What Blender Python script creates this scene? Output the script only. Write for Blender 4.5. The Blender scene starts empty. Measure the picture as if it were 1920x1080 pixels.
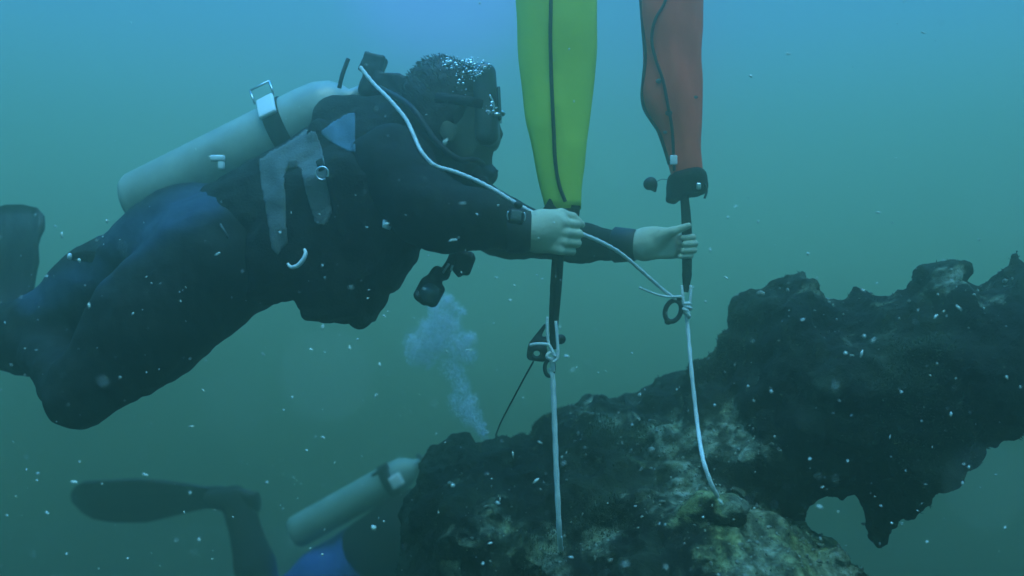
import bpy, bmesh, math, random
import numpy as np
from mathutils import Vector, Matrix, noise
from mathutils.bvhtree import BVHTree

random.seed(7)
rng = np.random.default_rng(7)
scene = bpy.context.scene
COL = scene.collection

# ------------------------------------------------------------------ camera
cam_data = bpy.data.cameras.new('camera')
cam_data.sensor_width = 36.0
cam_data.lens = 30.0
cam_data.clip_start = 0.02
cam_data.clip_end = 200.0
cam_data.dof.use_dof = True
cam_data.dof.focus_distance = 2.0
cam_data.dof.aperture_fstop = 1.6
cam = bpy.data.objects.new('camera', cam_data)
cam.location = (0, 0, 0)
cam.rotation_euler = (math.radians(90), 0, 0)
COL.objects.link(cam)
scene.camera = cam
FPX = 1600.0          # focal length in pixels of the 1920 wide photograph

# ------------------------------------------------------------------ daylight coming down through the water
world = bpy.data.worlds.new('World')
scene.world = world
world.use_nodes = True
wn, wl = world.node_tree.nodes, world.node_tree.links
bg = wn['Background']
tc = wn.new('ShaderNodeTexCoord')
sep = wn.new('ShaderNodeSeparateXYZ')
wl.new(tc.outputs['Generated'], sep.inputs[0])
mr = wn.new('ShaderNodeMapRange')
mr.inputs['From Min'].default_value = -1
mr.inputs['From Max'].default_value = 1
wl.new(sep.outputs['Z'], mr.inputs['Value'])
ramp = wn.new('ShaderNodeValToRGB')
wl.new(mr.outputs[0], ramp.inputs[0])
WORLD = [(-1.0, (.002, .006, .005)), (-0.45, (.003, .007, .006)), (-0.27, (.004, .009, .009)),
         (-0.13, (.020, .082, .080)), (0.02, (.098, .460, .510)), (0.15, (.128, .61, .82)), (0.28, (.078, .37, 1.00)),
         (0.55, (.038, .31, .94)), (0.72, (.14, 1.1, 2.9)), (1.0, (.32, 2.6, 8.6))]
els = ramp.color_ramp.elements
while len(els) < len(WORLD):
    els.new(0.5)
for e, (z, c) in zip(els, WORLD):
    e.position = (z + 1) / 2
    e.color = (*c, 1)
# soft blue glow painted into the World in place of bubbles above the diver
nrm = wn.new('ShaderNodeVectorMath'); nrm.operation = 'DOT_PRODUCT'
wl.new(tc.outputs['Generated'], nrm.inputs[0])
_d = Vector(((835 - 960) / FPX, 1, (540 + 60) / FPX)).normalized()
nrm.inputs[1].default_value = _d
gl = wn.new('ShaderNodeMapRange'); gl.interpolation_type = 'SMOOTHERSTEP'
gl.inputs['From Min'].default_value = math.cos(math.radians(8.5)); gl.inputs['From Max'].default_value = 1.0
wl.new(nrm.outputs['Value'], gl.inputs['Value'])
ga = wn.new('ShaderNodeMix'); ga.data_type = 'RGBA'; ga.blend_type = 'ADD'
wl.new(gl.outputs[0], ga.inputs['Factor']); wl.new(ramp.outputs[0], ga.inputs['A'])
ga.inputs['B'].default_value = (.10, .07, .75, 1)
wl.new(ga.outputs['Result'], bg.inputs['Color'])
bg.inputs['Strength'].default_value = 1.0

sun_d = bpy.data.lights.new('sun', 'SUN')
sun_d.energy = 1.7
sun_d.angle = math.radians(35)
sun_d.color = (.54, 1.0, .66)
sun = bpy.data.objects.new('sun', sun_d)
sun.rotation_euler = (math.radians(18), math.radians(6), 0)
COL.objects.link(sun)

scene.view_settings.view_transform = 'Standard'
scene.view_settings.look = 'None'
scene.view_settings.exposure = 0
scene.view_settings.gamma = 1
scene.cycles.volume_bounces = 2
scene.cycles.max_bounces = 12
scene.cycles.diffuse_bounces = 12
scene.cycles.transmission_bounces = 12
scene.cycles.use_denoising = True
scene.render.filter_size = 3.2

# ------------------------------------------------------------------ helpers
def P(px, py, d):
    return Vector(((px - 960) / FPX * d, d, (540 - py) / FPX * d))

def R(rpx, d):
    return rpx / FPX * d

def link(o):
    COL.objects.link(o)
    return o

def thing(name, label, cat, loc=(0, 0, 0), group=None):
    o = bpy.data.objects.new(name, None)
    o.empty_display_size = .05
    o.location = loc
    link(o)
    o['label'] = label
    o['category'] = cat
    if group:
        o['group'] = group
    return o

def mesh_obj(name, verts, faces, m, parent=None, smooth=True, attrs=None):
    me = bpy.data.meshes.new(name)
    if isinstance(verts, np.ndarray):
        verts = verts.tolist()
    if isinstance(faces, np.ndarray):
        faces = faces.tolist()
    me.from_pydata([tuple(v) for v in verts], [], faces)
    me.update()
    if smooth:
        me.polygons.foreach_set('use_smooth', [True] * len(me.polygons))
    if attrs:
        for k, a in attrs.items():
            at = me.attributes.new(k, 'FLOAT', 'POINT')
            at.data.foreach_set('value', np.asarray(a, dtype=np.float32))
    ms = m if isinstance(m, (list, tuple)) else [m]
    for q in ms:
        me.materials.append(q)
    o = link(bpy.data.objects.new(name, me))
    if parent is not None:
        o.parent = parent
        o.matrix_parent_inverse = Matrix.Translation(-Vector(parent.location) if parent.parent is None else Vector((0, 0, 0)))
    return o

class G:
    """collects simple geometry for one mesh"""
    def __init__(s):
        s.v, s.f = [], []
    def add(s, v, f):
        n = len(s.v)
        s.v += [tuple(q) for q in v]
        s.f += [tuple(i + n for i in q) for q in f]
        return s
    def tube(s, pts, rad, n=8, cap=True, flat=None, up=None):
        """pts: list of Vector, rad: number or list, flat: (a,b) scale of the section"""
        k = len(pts)
        rr = rad if isinstance(rad, (list, tuple)) else [rad] * k
        prev = None
        v, f = [], []
        for i, p in enumerate(pts):
            t = (pts[min(i + 1, k - 1)] - pts[max(i - 1, 0)]).normalized()
            if prev is None:
                a = Vector(up) if up is not None else (Vector((0, 1, 0)) if abs(t.y) < .9 else Vector((1, 0, 0)))
            else:
                a = prev
            a = (a - t * a.dot(t)).normalized()
            prev = a
            b = t.cross(a)
            fa, fb = flat if flat else (1, 1)
            for j in range(n):
                th = 2 * math.pi * j / n
                v.append(p + a * (math.cos(th) * rr[i] * fa) + b * (math.sin(th) * rr[i] * fb))
        for i in range(k - 1):
            for j in range(n):
                f.append((i * n + j, i * n + (j + 1) % n, (i + 1) * n + (j + 1) % n, (i + 1) * n + j))
        if cap:
            f.append(tuple(range(n))[::-1])
            f.append(tuple((k - 1) * n + j for j in range(n)))
        return s.add(v, f)
    def box(s, c, h, rot=None, bev=.15):
        bm = bmesh.new()
        bmesh.ops.create_cube(bm, size=2)
        bmesh.ops.scale(bm, vec=h, verts=bm.verts)
        if bev:
            bmesh.ops.bevel(bm, geom=bm.edges[:], offset=min(h) * bev * 2, segments=2, profile=.6, affect='EDGES')
        if rot is not None:
            bmesh.ops.transform(bm, matrix=rot.to_4x4(), verts=bm.verts)
        bm.verts.index_update()
        v = [x.co + Vector(c) for x in bm.verts]
        f = [tuple(q.index for q in x.verts) for x in bm.faces]
        bm.free()
        return s.add(v, f)
    def ball(s, c, r, rot=None, sub=2):
        bm = bmesh.new()
        bmesh.ops.create_icosphere(bm, subdivisions=sub, radius=1)
        if isinstance(r, (int, float)):
            r = (r, r, r)
        bmesh.ops.scale(bm, vec=r, verts=bm.verts)
        if rot is not None:
            bmesh.ops.transform(bm, matrix=rot.to_4x4(), verts=bm.verts)
        v = [x.co + Vector(c) for x in bm.verts]
        f = [tuple(q.index for q in x.verts) for x in bm.faces]
        bm.free()
        return s.add(v, f)
    def torus(s, c, r1, r2, rot=None, a=1, b=1, n=28, m=8, arc=1.0):
        pts = []
        for i in range(n + (1 if arc < 1 else 0)):
            t = 2 * math.pi * arc * i / n
            p = Vector((math.cos(t) * r1 * a, 0, math.sin(t) * r1 * b))
            if rot is not None:
                p = rot @ p
            pts.append(p + Vector(c))
        if arc < 1:
            return s.tube(pts, r2, m)
        k = len(pts)
        v, f = [], []
        cc = Vector(c)
        ax = Vector((0, 1, 0)) if rot is None else rot @ Vector((0, 1, 0))
        for i, p in enumerate(pts):
            t = (pts[(i + 1) % k] - pts[i - 1]).normalized()
            o = t.cross(ax)
            for j in range(m):
                th = 2 * math.pi * j / m
                v.append(p + o * math.cos(th) * r2 + ax * math.sin(th) * r2)
        for i in range(k):
            for j in range(m):
                f.append((i * m + j, i * m + (j + 1) % m, ((i + 1) % k) * m + (j + 1) % m, ((i + 1) % k) * m + j))
        return s.add(v, f)
    def build(s, name, m, parent=None, smooth=True):
        return mesh_obj(name, s.v, s.f, m, parent, smooth)

def spline(pts, n=8):
    """Catmull-Rom through Vectors"""
    q = [pts[0]] + list(pts) + [pts[-1]]
    out = []
    for i in range(1, len(q) - 2):
        p0, p1, p2, p3 = q[i - 1], q[i], q[i + 1], q[i + 2]
        for k in range(n):
            t = k / n
            out.append(.5 * ((2 * p1) + (p2 - p0) * t + (2 * p0 - 5 * p1 + 4 * p2 - p3) * t * t + (3 * p1 - p0 - 3 * p2 + p3) * t ** 3))
    out.append(pts[-1])
    return out

def PS(lst, n=8):
    return spline([P(*q) for q in lst], n)

# ---- signed distance volumes meshed with surface nets
class Field:
    def __init__(s, lo, hi, h):
        s.lo, s.h = np.array(lo, float), h
        s.n = np.ceil((np.array(hi) - s.lo) / h).astype(int) + 1
        s.f = np.full(s.n, 1.0, np.float32)
    def sl(s, lo, hi):
        a = np.clip(((np.array(lo) - s.lo) / s.h).astype(int) - 1, 0, s.n)
        b = np.clip(((np.array(hi) - s.lo) / s.h).astype(int) + 3, 0, s.n)
        ax = [(s.lo[i] + s.h * np.arange(a[i], b[i])).astype(np.float32) for i in range(3)]
        return (slice(a[0], b[0]), slice(a[1], b[1]), slice(a[2], b[2])), ax[0][:, None, None], ax[1][None, :, None], ax[2][None, None, :]
    def mix(s, S, d, k, sub=False):
        f = s.f[S]
        if sub:
            s.f[S] = np.maximum(f, -d)
            return
        if k <= 0:
            s.f[S] = np.minimum(f, d)
        else:
            hh = np.maximum(k - np.abs(f - d), 0) / k
            s.f[S] = np.minimum(f, d) - hh * hh * k * .25
    def cone(s, a, b, ra, rb, k=.03, sub=False):
        a, b = np.array(a, float), np.array(b, float)
        m = max(ra, rb) + k + 3 * s.h
        S, X, Y, Z = s.sl(np.minimum(a, b) - m, np.maximum(a, b) + m)
        ba = b - a
        t = np.clip(((X - a[0]) * ba[0] + (Y - a[1]) * ba[1] + (Z - a[2]) * ba[2]) / max(ba @ ba, 1e-9), 0, 1)
        d = np.sqrt((X - a[0] - t * ba[0]) ** 2 + (Y - a[1] - t * ba[1]) ** 2 + (Z - a[2] - t * ba[2]) ** 2) - (ra + t * (rb - ra))
        s.mix(S, d, k, sub)
    def chain(s, lst, k=.03):
        for (p, r), (q, r2) in zip(lst[:-1], lst[1:]):
            s.cone(p, q, r, r2, k)
    def ell(s, c, r, rot=None, k=.03, sub=False):
        c, r = np.array(c, float), np.array(r, float)
        m = max(r) + k + 3 * s.h
        S, X, Y, Z = s.sl(c - m, c + m)
        X, Y, Z = X - c[0], Y - c[1], Z - c[2]
        if rot is not None:
            M = np.array(rot.transposed())
            X, Y, Z = (M[0, 0] * X + M[0, 1] * Y + M[0, 2] * Z, M[1, 0] * X + M[1, 1] * Y + M[1, 2] * Z, M[2, 0] * X + M[2, 1] * Y + M[2, 2] * Z)
        k0 = np.sqrt((X / r[0]) ** 2 + (Y / r[1]) ** 2 + (Z / r[2]) ** 2)
        k1 = np.sqrt((X / r[0] ** 2) ** 2 + (Y / r[1] ** 2) ** 2 + (Z / r[2] ** 2) ** 2) + 1e-9
        s.mix(S, k0 * (k0 - 1) / k1, k, sub)
    def box(s, c, h, r, rot=None, k=.02, sub=False):
        c, h = np.array(c, float), np.array(h, float)
        m = np.linalg.norm(h) + k + 3 * s.h
        S, X, Y, Z = s.sl(c - m, c + m)
        X, Y, Z = X - c[0], Y - c[1], Z - c[2]
        if rot is not None:
            M = np.array(rot.transposed())
            X, Y, Z = (M[0, 0] * X + M[0, 1] * Y + M[0, 2] * Z, M[1, 0] * X + M[1, 1] * Y + M[1, 2] * Z, M[2, 0] * X + M[2, 1] * Y + M[2, 2] * Z)
        qx, qy, qz = np.abs(X) - h[0] + r, np.abs(Y) - h[1] + r, np.abs(Z) - h[2] + r
        d = np.sqrt(np.maximum(qx, 0) ** 2 + np.maximum(qy, 0) ** 2 + np.maximum(qz, 0) ** 2) + np.minimum(np.maximum(np.maximum(qx, qy), qz), 0) - r
        s.mix(S, d, k, sub)
    def mesh(s):
        f = s.f
        f[0], f[-1] = 1, 1
        f[:, 0], f[:, -1] = 1, 1
        f[:, :, 0], f[:, :, -1] = 1, 1
        neg = f < 0
        nx, ny, nz = f.shape
        c = [(i, j, k) for i in (0, 1) for j in (0, 1) for k in (0, 1)]
        def corner(A, q):
            return A[q[0]:nx - 1 + q[0], q[1]:ny - 1 + q[1], q[2]:nz - 1 + q[2]]
        cnt = np.zeros((nx - 1, ny - 1, nz - 1), np.int8)
        for q in c:
            cnt += corner(neg, q)
        act = (cnt > 0) & (cnt < 8)
        idx = np.full(act.shape, -1, np.int32)
        I = np.argwhere(act)
        idx[act] = np.arange(len(I))
        acc = np.zeros((len(I), 3))
        num = np.zeros(len(I))
        for q in c:
            for ax in range(3):
                if q[ax]:
                    continue
                q2 = list(q); q2[ax] = 1
                a = f[I[:, 0] + q[0], I[:, 1] + q[1], I[:, 2] + q[2]]
                b = f[I[:, 0] + q2[0], I[:, 1] + q2[1], I[:, 2] + q2[2]]
                m = (a < 0) != (b < 0)
                t = np.where(m, a / np.where(m, a - b, 1), 0)
                p = np.array(q, float)[None, :].repeat(len(I), 0)
                p[:, ax] = t
                acc[m] += p[m]
                num[m] += 1
        V = s.lo + s.h * (I + acc / num[:, None])
        F = []
        for ax in range(3):
            u, w = (ax + 1) % 3, (ax + 2) % 3
            a = [slice(1, n - 1) for n in f.shape]
            b = list(a)
            a[ax] = slice(0, f.shape[ax] - 1)
            b[ax] = slice(1, f.shape[ax])
            A, B = neg[tuple(a)], neg[tuple(b)]
            E = np.argwhere(A != B)
            inside = A[E[:, 0], E[:, 1], E[:, 2]]
            off = np.ones(3, int); off[ax] = 0
            E = E + off
            def cell(du, dw):
                q = E.copy(); q[:, u] -= du; q[:, w] -= dw
                return idx[q[:, 0], q[:, 1], q[:, 2]]
            Q = np.stack([cell(1, 1), cell(0, 1), cell(0, 0), cell(1, 0)], 1)
            Q[~inside] = Q[~inside][:, ::-1]
            F.append(Q)
        return V, np.concatenate(F)

def relax(V, Fc, it=2, lam=.5):
    n = len(V)
    e = np.concatenate([Fc[:, [0, 1]], Fc[:, [1, 2]], Fc[:, [2, 3]], Fc[:, [3, 0]]])
    for _ in range(it):
        acc = np.zeros_like(V); cnt = np.zeros(n)
        for a, b in ((0, 1), (1, 0)):
            for ax in range(3):
                acc[:, ax] += np.bincount(e[:, a], V[e[:, b], ax], n)
            cnt += np.bincount(e[:, a], minlength=n)
        V = V + lam * (acc / np.maximum(cnt, 1)[:, None] - V)
    return V

def vnormals(V, Fc):
    nrm = np.cross(V[Fc[:, 2]] - V[Fc[:, 0]], V[Fc[:, 3]] - V[Fc[:, 1]])
    N = np.zeros_like(V)
    for k in range(4):
        for ax in range(3):
            N[:, ax] += np.bincount(Fc[:, k], nrm[:, ax], len(V))
    return N / (np.linalg.norm(N, axis=1)[:, None] + 1e-12)

LAT = rng.random((32, 32, 32)).astype(np.float32) * 2 - 1
def vnoise(Q, freq, seed=0):
    q = Q * freq + seed * 7.31
    i = np.floor(q).astype(int)
    t = q - i
    t = t * t * (3 - 2 * t)
    out = 0
    for dx in (0, 1):
        for dy in (0, 1):
            for dz in (0, 1):
                w = (t[:, 0] if dx else 1 - t[:, 0]) * (t[:, 1] if dy else 1 - t[:, 1]) * (t[:, 2] if dz else 1 - t[:, 2])
                out = out + w * LAT[(i[:, 0] + dx) % 32, (i[:, 1] + dy) % 32, (i[:, 2] + dz) % 32]
    return out

def join(parts):
    V, Fc, n = [], [], 0
    for v, f in parts:
        V.append(v); Fc.append(f + n); n += len(v)
    return np.concatenate(V), np.concatenate(Fc)

def smooth01(x, a, b):
    t = np.clip((x - a) / (b - a), 0, 1)
    return t * t * (3 - 2 * t)

def to_px(V):
    return 960 + FPX * V[:, 0] / V[:, 1], 540 - FPX * V[:, 2] / V[:, 1]

def seg2(px, py, a, b):
    a, b = np.array(a, float), np.array(b, float)
    ba = b - a
    t = np.clip(((px - a[0]) * ba[0] + (py - a[1]) * ba[1]) / (ba @ ba), 0, 1)
    return np.hypot(px - a[0] - t * ba[0], py - a[1] - t * ba[1])

# ------------------------------------------------------------------ materials
def mat(name, col, rough=.6, var=.25, scale=18, bump=.15, bscale=120, metal=0.0, spec=.3, col2=None, attr=None, attr2=None, coat=0):
    m = bpy.data.materials.new(name)
    m.use_nodes = True
    nt = m.node_tree
    n, l = nt.nodes, nt.links
    b = n['Principled BSDF']
    b.inputs['Roughness'].default_value = rough
    b.inputs['Metallic'].default_value = metal
    b.inputs['Specular IOR Level'].default_value = spec
    b.inputs['Coat Weight'].default_value = coat
    tcn = n.new('ShaderNodeTexCoord')
    nz = n.new('ShaderNodeTexNoise')
    nz.inputs['Scale'].default_value = scale
    nz.inputs['Detail'].default_value = 6
    nz.inputs['Roughness'].default_value = .6
    l.new(tcn.outputs['Object'], nz.inputs['Vector'])
    rp = n.new('ShaderNodeValToRGB')
    rp.color_ramp.elements[0].position = .3
    rp.color_ramp.elements[1].position = .7
    c2 = col2 if col2 else tuple(min(1, q * (1 + var)) for q in col)
    rp.color_ramp.elements[0].color = (*[q * (1 - var) for q in col], 1)
    rp.color_ramp.elements[1].color = (*c2, 1)
    l.new(nz.outputs['Fac'], rp.inputs[0])
    out = rp.outputs[0]
    for at in (attr, attr2):
        if at:
            an = n.new('ShaderNodeAttribute'); an.attribute_name = at[0]
            mx = n.new('ShaderNodeMix'); mx.data_type = 'RGBA'
            l.new(an.outputs['Fac'], mx.inputs['Factor'])
            l.new(out, mx.inputs['A'])
            mx.inputs['B'].default_value = (*at[1], 1)
            out = mx.outputs['Result']
    l.new(out, b.inputs['Base Color'])
    if bump:
        nb = n.new('ShaderNodeTexNoise')
        nb.inputs['Scale'].default_value = bscale
        nb.inputs['Detail'].default_value = 4
        l.new(tcn.outputs['Object'], nb.inputs['Vector'])
        bp = n.new('ShaderNodeBump')
        bp.inputs['Strength'].default_value = bump
        bp.inputs['Distance'].default_value = .01
        l.new(nb.outputs['Fac'], bp.inputs['Height'])
        l.new(bp.outputs[0], b.inputs['Normal'])
    return m

M_BODY = mat('neoprene_and_skin', (.009, .011, .008), .8, .3, 14, .12, 90, spec=.15, attr=('panel', (.024, .048, .078)), attr2=('skin', (.45, .45, .32)))
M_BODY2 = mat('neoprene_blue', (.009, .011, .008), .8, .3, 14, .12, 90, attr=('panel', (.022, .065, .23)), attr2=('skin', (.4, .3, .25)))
M_BLACK = mat('black_fabric', (.009, .011, .008), .85, .3, 20, .3, 160, spec=.12)
M_RUBBER = mat('black_rubber', (.009, .010, .010), .55, .3, 25, .1, 100)
M_HAIR = mat('dark_hair', (.030, .028, .022), .6, .4, 60, .2, 200)
M_TANK = mat('painted_tank', (.27, .31, .23), .32, .2, 9, .05, 40, spec=.5, col2=(.38, .43, .34))
M_TANK2 = mat('dull_tank', (.18, .25, .19), .4, .2, 9, .05, 40, col2=(.25, .32, .25))
M_GREYFAB = mat('grey_webbing', (.095, .11, .10), .8, .2, 30, .3, 200)
M_BLUEFAB = mat('blue_panel', (.06, .11, .14), .8, .15, 30, .2, 200)
M_STEEL = mat('steel', (.6, .62, .62), .3, .1, 30, .05, 100, metal=1.0)
M_WHITE = mat('white_plastic', (.75, .78, .76), .4, .08, 20, .05, 100)
M_YELLOW = mat('yellow_coated_nylon', (.60, .69, .09), .5, .10, 5, .5, 9)
M_RED = mat('red_coated_nylon', (.96, .085, .04), .6, .2, 5, .5, 10)
M_ROPE = mat('white_rope', (.74, .76, .72), .8, .12, 60, .5, 400)
M_DARKCORD = mat('dark_cord', (.012, .02, .018), .7, .2, 60, .2, 300)
M_SILICONE = mat('clear_grey_silicone', (.055, .065, .06), .35, .3, 30, .1, 80, spec=.5)
M_GLASS = mat('mask_glass', (.05, .08, .09), .08, .1, 10, 0, spec=.8)
M_BUBBLE = mat('air_bubbles', (.98, .99, .99), .4, .01, 10, 0, metal=1.0)     # air in water mirrors what is above it
M_SNOW = mat('marine_snow', (.7, .72, .62), .8, .2, 300, 0)
M_SAND = mat('silty_sand', (.035, .036, .028), .9, .35, 1.2, .6, 8)

# ------------------------------------------------------------------ sea floor and water
SEABED = -3.6
gx = np.linspace(-13, 13, 121); gy = np.linspace(-13, 13, 121)
gv = np.array([(x, y, 0) for x in gx for y in gy], float)
gv[:, 2] = SEABED + .12 * vnoise(gv, .5, 1) + .04 * vnoise(gv, 1.7, 2)
gf = np.array([(i * 121 + j, (i + 1) * 121 + j, (i + 1) * 121 + j + 1, i * 121 + j + 1) for i in range(120) for j in range(120)])
o = mesh_obj('seabed', gv, gf, M_SAND)
o['kind'] = 'structure'
o['label'] = 'silty sea floor lost in the murk far below'

hz = G().box((0, 0, (SEABED - 1.2 + 2.6) / 2), (13.3, 13.3, (2.6 - SEABED + 1.2) / 2), bev=0)
mv = bpy.data.materials.new('sea_water')
mv.use_nodes = True
mn = mv.node_tree.nodes
mn.remove(mn['Principled BSDF'])
pv = mn.new('ShaderNodeVolumePrincipled')
pv.inputs['Color'].default_value = (.79, .88, .62, 1)
pv.inputs['Density'].default_value = .22
pv.inputs['Anisotropy'].default_value = .87
mv.node_tree.links.new(pv.outputs[0], mn['Material Output'].inputs['Volume'])
o = hz.build('haze', mv, smooth=False)
o['kind'] = 'stuff'
o['label'] = 'blue-green cloudy sea water filling the whole view'

def let_light_through(m, col, f):
    n, l = m.node_tree.nodes, m.node_tree.links
    t = n.new('ShaderNodeBsdfTranslucent'); t.inputs['Color'].default_value = (*col, 1)
    x = n.new('ShaderNodeMixShader'); x.inputs[0].default_value = f
    l.new(n['Principled BSDF'].outputs[0], x.inputs[1]); l.new(t.outputs[0], x.inputs[2])
    l.new(x.outputs[0], n['Material Output'].inputs['Surface'])
let_light_through(M_YELLOW, (.7, .72, .1), .10)
let_light_through(M_RED, (.95, .05, .05), .08)

# ------------------------------------------------------------------ the encrusted rock
def poly_sdf(px, py, poly):
    d = np.full(px.shape, 1e9, np.float32)
    ins = np.zeros(px.shape, bool)
    n = len(poly)
    for i in range(n):
        a, b = poly[i], poly[(i + 1) % n]
        d = np.minimum(d, seg2(px, py, a, b))
        c = ((a[1] > py) != (b[1] > py))
        with np.errstate(divide='ignore', invalid='ignore'):
            xs = (b[0] - a[0]) * (py - a[1]) / (b[1] - a[1] if b[1] != a[1] else 1e-9) + a[0]
        ins ^= c & (px < xs)
    return np.where(ins, -d, d)

RK = Field((-.32, 1.45, -1.75), (1.75, 3.25, .16), .0125)
def slab(poly, d0, H, Rr, k=.05, tilt=0.0, power=.5, fld=None, swing=None):
    """an outline at distance d0 blown up to a rounded mass of half depth H"""
    w = [((x - 960) / FPX * d0, (540 - y) / FPX * d0) for x, y in poly]
    lo = np.array([min(q[0] for q in w) - .1, d0 - H - .1 - abs(tilt) - (.6 if swing else 0), min(q[1] for q in w) - .1])
    hi = np.array([max(q[0] for q in w) + .1, d0 + H + .1 + abs(tilt) + (.6 if swing else 0), max(q[1] for q in w) + .1])
    fld = fld or RK
    S, X, Y, Z = fld.sl(lo, hi)
    XX, ZZ = np.broadcast_arrays(X[:, 0, :], Z[:, 0, :])
    yx = d0 + np.clip(swing[0] * (XX - swing[1]), -.6, .6) if swing else np.full(XX.shape, d0)
    s2 = poly_sdf(XX * d0 / yx, ZZ * d0 / yx, w)
    t = np.clip(-s2 / Rr, 0, 1)
    hh = H * (1 - (1 - t) ** 2) ** power
    yc = yx + tilt * (ZZ - np.mean([q[1] for q in w]))
    d = np.maximum(s2[:, None, :], (np.abs(Y - yc[:, None, :]) - hh[:, None, :]) * .7)
    fld.mix(S, d.astype(np.float32), k)

R_POLY = [(1230, 750), (1270, 720), (1310, 690), (1340, 660), (1353, 632), (1362, 598), (1376, 563), (1397, 540), (1430, 530), (1470, 520),
          (1500, 510), (1516, 524), (1528, 546), (1560, 557), (1592, 553), (1600, 541), (1645, 540), (1690, 530), (1722, 504), (1760, 491),
          (1816, 486), (1812, 506), (1800, 530), (1835, 530), (1862, 518), (1884, 502), (1906, 474), (1920, 492), (1990, 470), (2100, 480),
          (2200, 600), (2150, 730), (2000, 765), (1925, 785), (1893, 822), (1852, 827), (1826, 829), (1830, 850), (1782, 880), (1774, 906),
          (1742, 930), (1736, 955), (1682, 972), (1667, 1000), (1651, 1014), (1634, 990), (1611, 965), (1593, 932), (1562, 946), (1546, 938),
          (1530, 934), (1511, 965), (1480, 978), (1400, 985), (1330, 990), (1220, 950), (1180, 850)]
L_POLY = [(735, 1500), (745, 1080), (762, 960), (782, 895), (800, 855), (830, 830), (870, 820), (905, 826), (940, 824), (990, 822), (1012, 798),
          (1022, 788), (1062, 770), (1100, 757), (1132, 749), (1166, 760), (1200, 746), (1260, 716), (1330, 690), (1420, 760), (1455, 900), (1445, 1000), (1430, 1100), (1420, 1600)]
E_POLY = [(1020, 1600), (1000, 1120), (1010, 1045), (1060, 1020), (1130, 985), (1200, 950), (1260, 926), (1340, 922), (1400, 948), (1465, 982), (1540, 1008), (1585, 1034), (1608, 1058), (1600, 1080), (1620, 1110), (1680, 1600)]
slab(L_POLY, 2.45, .44, .28, tilt=.25, power=.65)
slab(R_POLY, 2.34, .27, .27, swing=(-.62, .50), power=.8)
slab(E_POLY, 2.05, .30, .16, tilt=.22)
for (x1, y1, d1, r1, x2, y2, d2_, r2) in ((1725, 535, 2.28, .050, 1812, 492, 2.26, .012), (1750, 520, 2.3, .03, 1806, 510, 2.28, .016), (1895, 520, 2.25, .045, 1907, 474, 2.24, .012), (1480, 540, 2.3, .05, 1502, 514, 2.3, .018),
                                        (1640, 945, 2.32, .06, 1650, 1010, 2.32, .026), (1600, 553, 2.3, .03, 1604, 543, 2.3, .010), (1125, 770, 2.45, .04, 1132, 752, 2.45, .012),
                                        (1560, 905, 2.35, .05, 1556, 940, 2.35, .016), (1850, 800, 2.3, .05, 1868, 824, 2.3, .02), (1420, 995, 2.0, .05, 1560, 1050, 1.92, .03), (1300, 960, 1.95, .05, 1380, 955, 1.9, .03)):
    if x1 > 1440 and y1 < 960:
        d1 = d2_ = (2.34 + .62 * .5) / (1 + .62 * (x1 - 960) / FPX)
    RK.cone(P(x1, y1, d1), P(x2, y2, d2_), r1 * d1 / 2.3, r2 * d1 / 2.3, .02)
for (x1, y1, r1, x2, y2) in ((1834, 508, .018, 1846, 512), (1560, 536, .035, 1575, 540), (1640, 526, .018, 1650, 528), (1392, 520, .02, 1400, 522), (1000, 800, .03, 985, 806), (1185, 735, .02, 1190, 735)):
    dm = (2.34 + .62 * .5) / (1 + .62 * (x1 - 960) / FPX) if x1 > 1300 else 2.45
    RK.cone(P(x1, y1, dm - .35), P(x2, y2, dm + .35), r1, r1, .0, sub=True)
RK.ell(P(1230, 1065, 1.72), (.13, .14, .06), None, 0, sub=True)
RK.ell(P(1130, 900, 1.98), (.10, .10, .06), None, 0, sub=True)
RV, RF = RK.mesh()
RV = relax(RV, RF, 1)
RN = vnormals(RV, RF)
q = vnoise(RV, 5, 1) * .013 + vnoise(RV, 11, 2) * .014 + vnoise(RV, 25, 3) * .010 + .013 * (.55 - np.abs(vnoise(RV, 8, 15)) * 2) + .009 * (.5 - np.abs(vnoise(RV * np.array([1, 1, .55]), 19, 16)) * 2)
pit = np.abs(vnoise(RV, 11, 5))
q += .026 * (pit - .3) - .020 * np.maximum(vnoise(RV, 9, 13) - .45, 0) * 2
RV = RV + RN * q[:, None]
# fine crags: split every quad once and push the new points
def split(V, Fc):
    e = np.sort(np.concatenate([Fc[:, [0, 1]], Fc[:, [1, 2]], Fc[:, [2, 3]], Fc[:, [3, 0]]]), 1)
    key = e[:, 0].astype(np.int64) * len(V) + e[:, 1]
    u, inv = np.unique(key, return_inverse=True)
    ea, eb = (u // len(V)), (u % len(V))
    mid = (V[ea] + V[eb]) / 2
    cen = V[Fc].mean(1)
    n, m, k = len(V), len(mid), len(Fc)
    inv = inv.reshape(4, k) + n
    c = np.arange(k) + n + m
    Q = np.concatenate([np.stack([Fc[:, i], inv[i], c, inv[i - 1]], 1) for i in range(4)])
    return np.concatenate([V, mid, cen]), Q
RV, RF = split(RV, RF)
RN = vnormals(RV, RF)
RV = RV + RN * (vnoise(RV, 48, 8) * .0045 + vnoise(RV, 100, 9) * .0018 + .008 * np.maximum(vnoise(RV, 24, 4) - .35, 0))[:, None]
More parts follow.
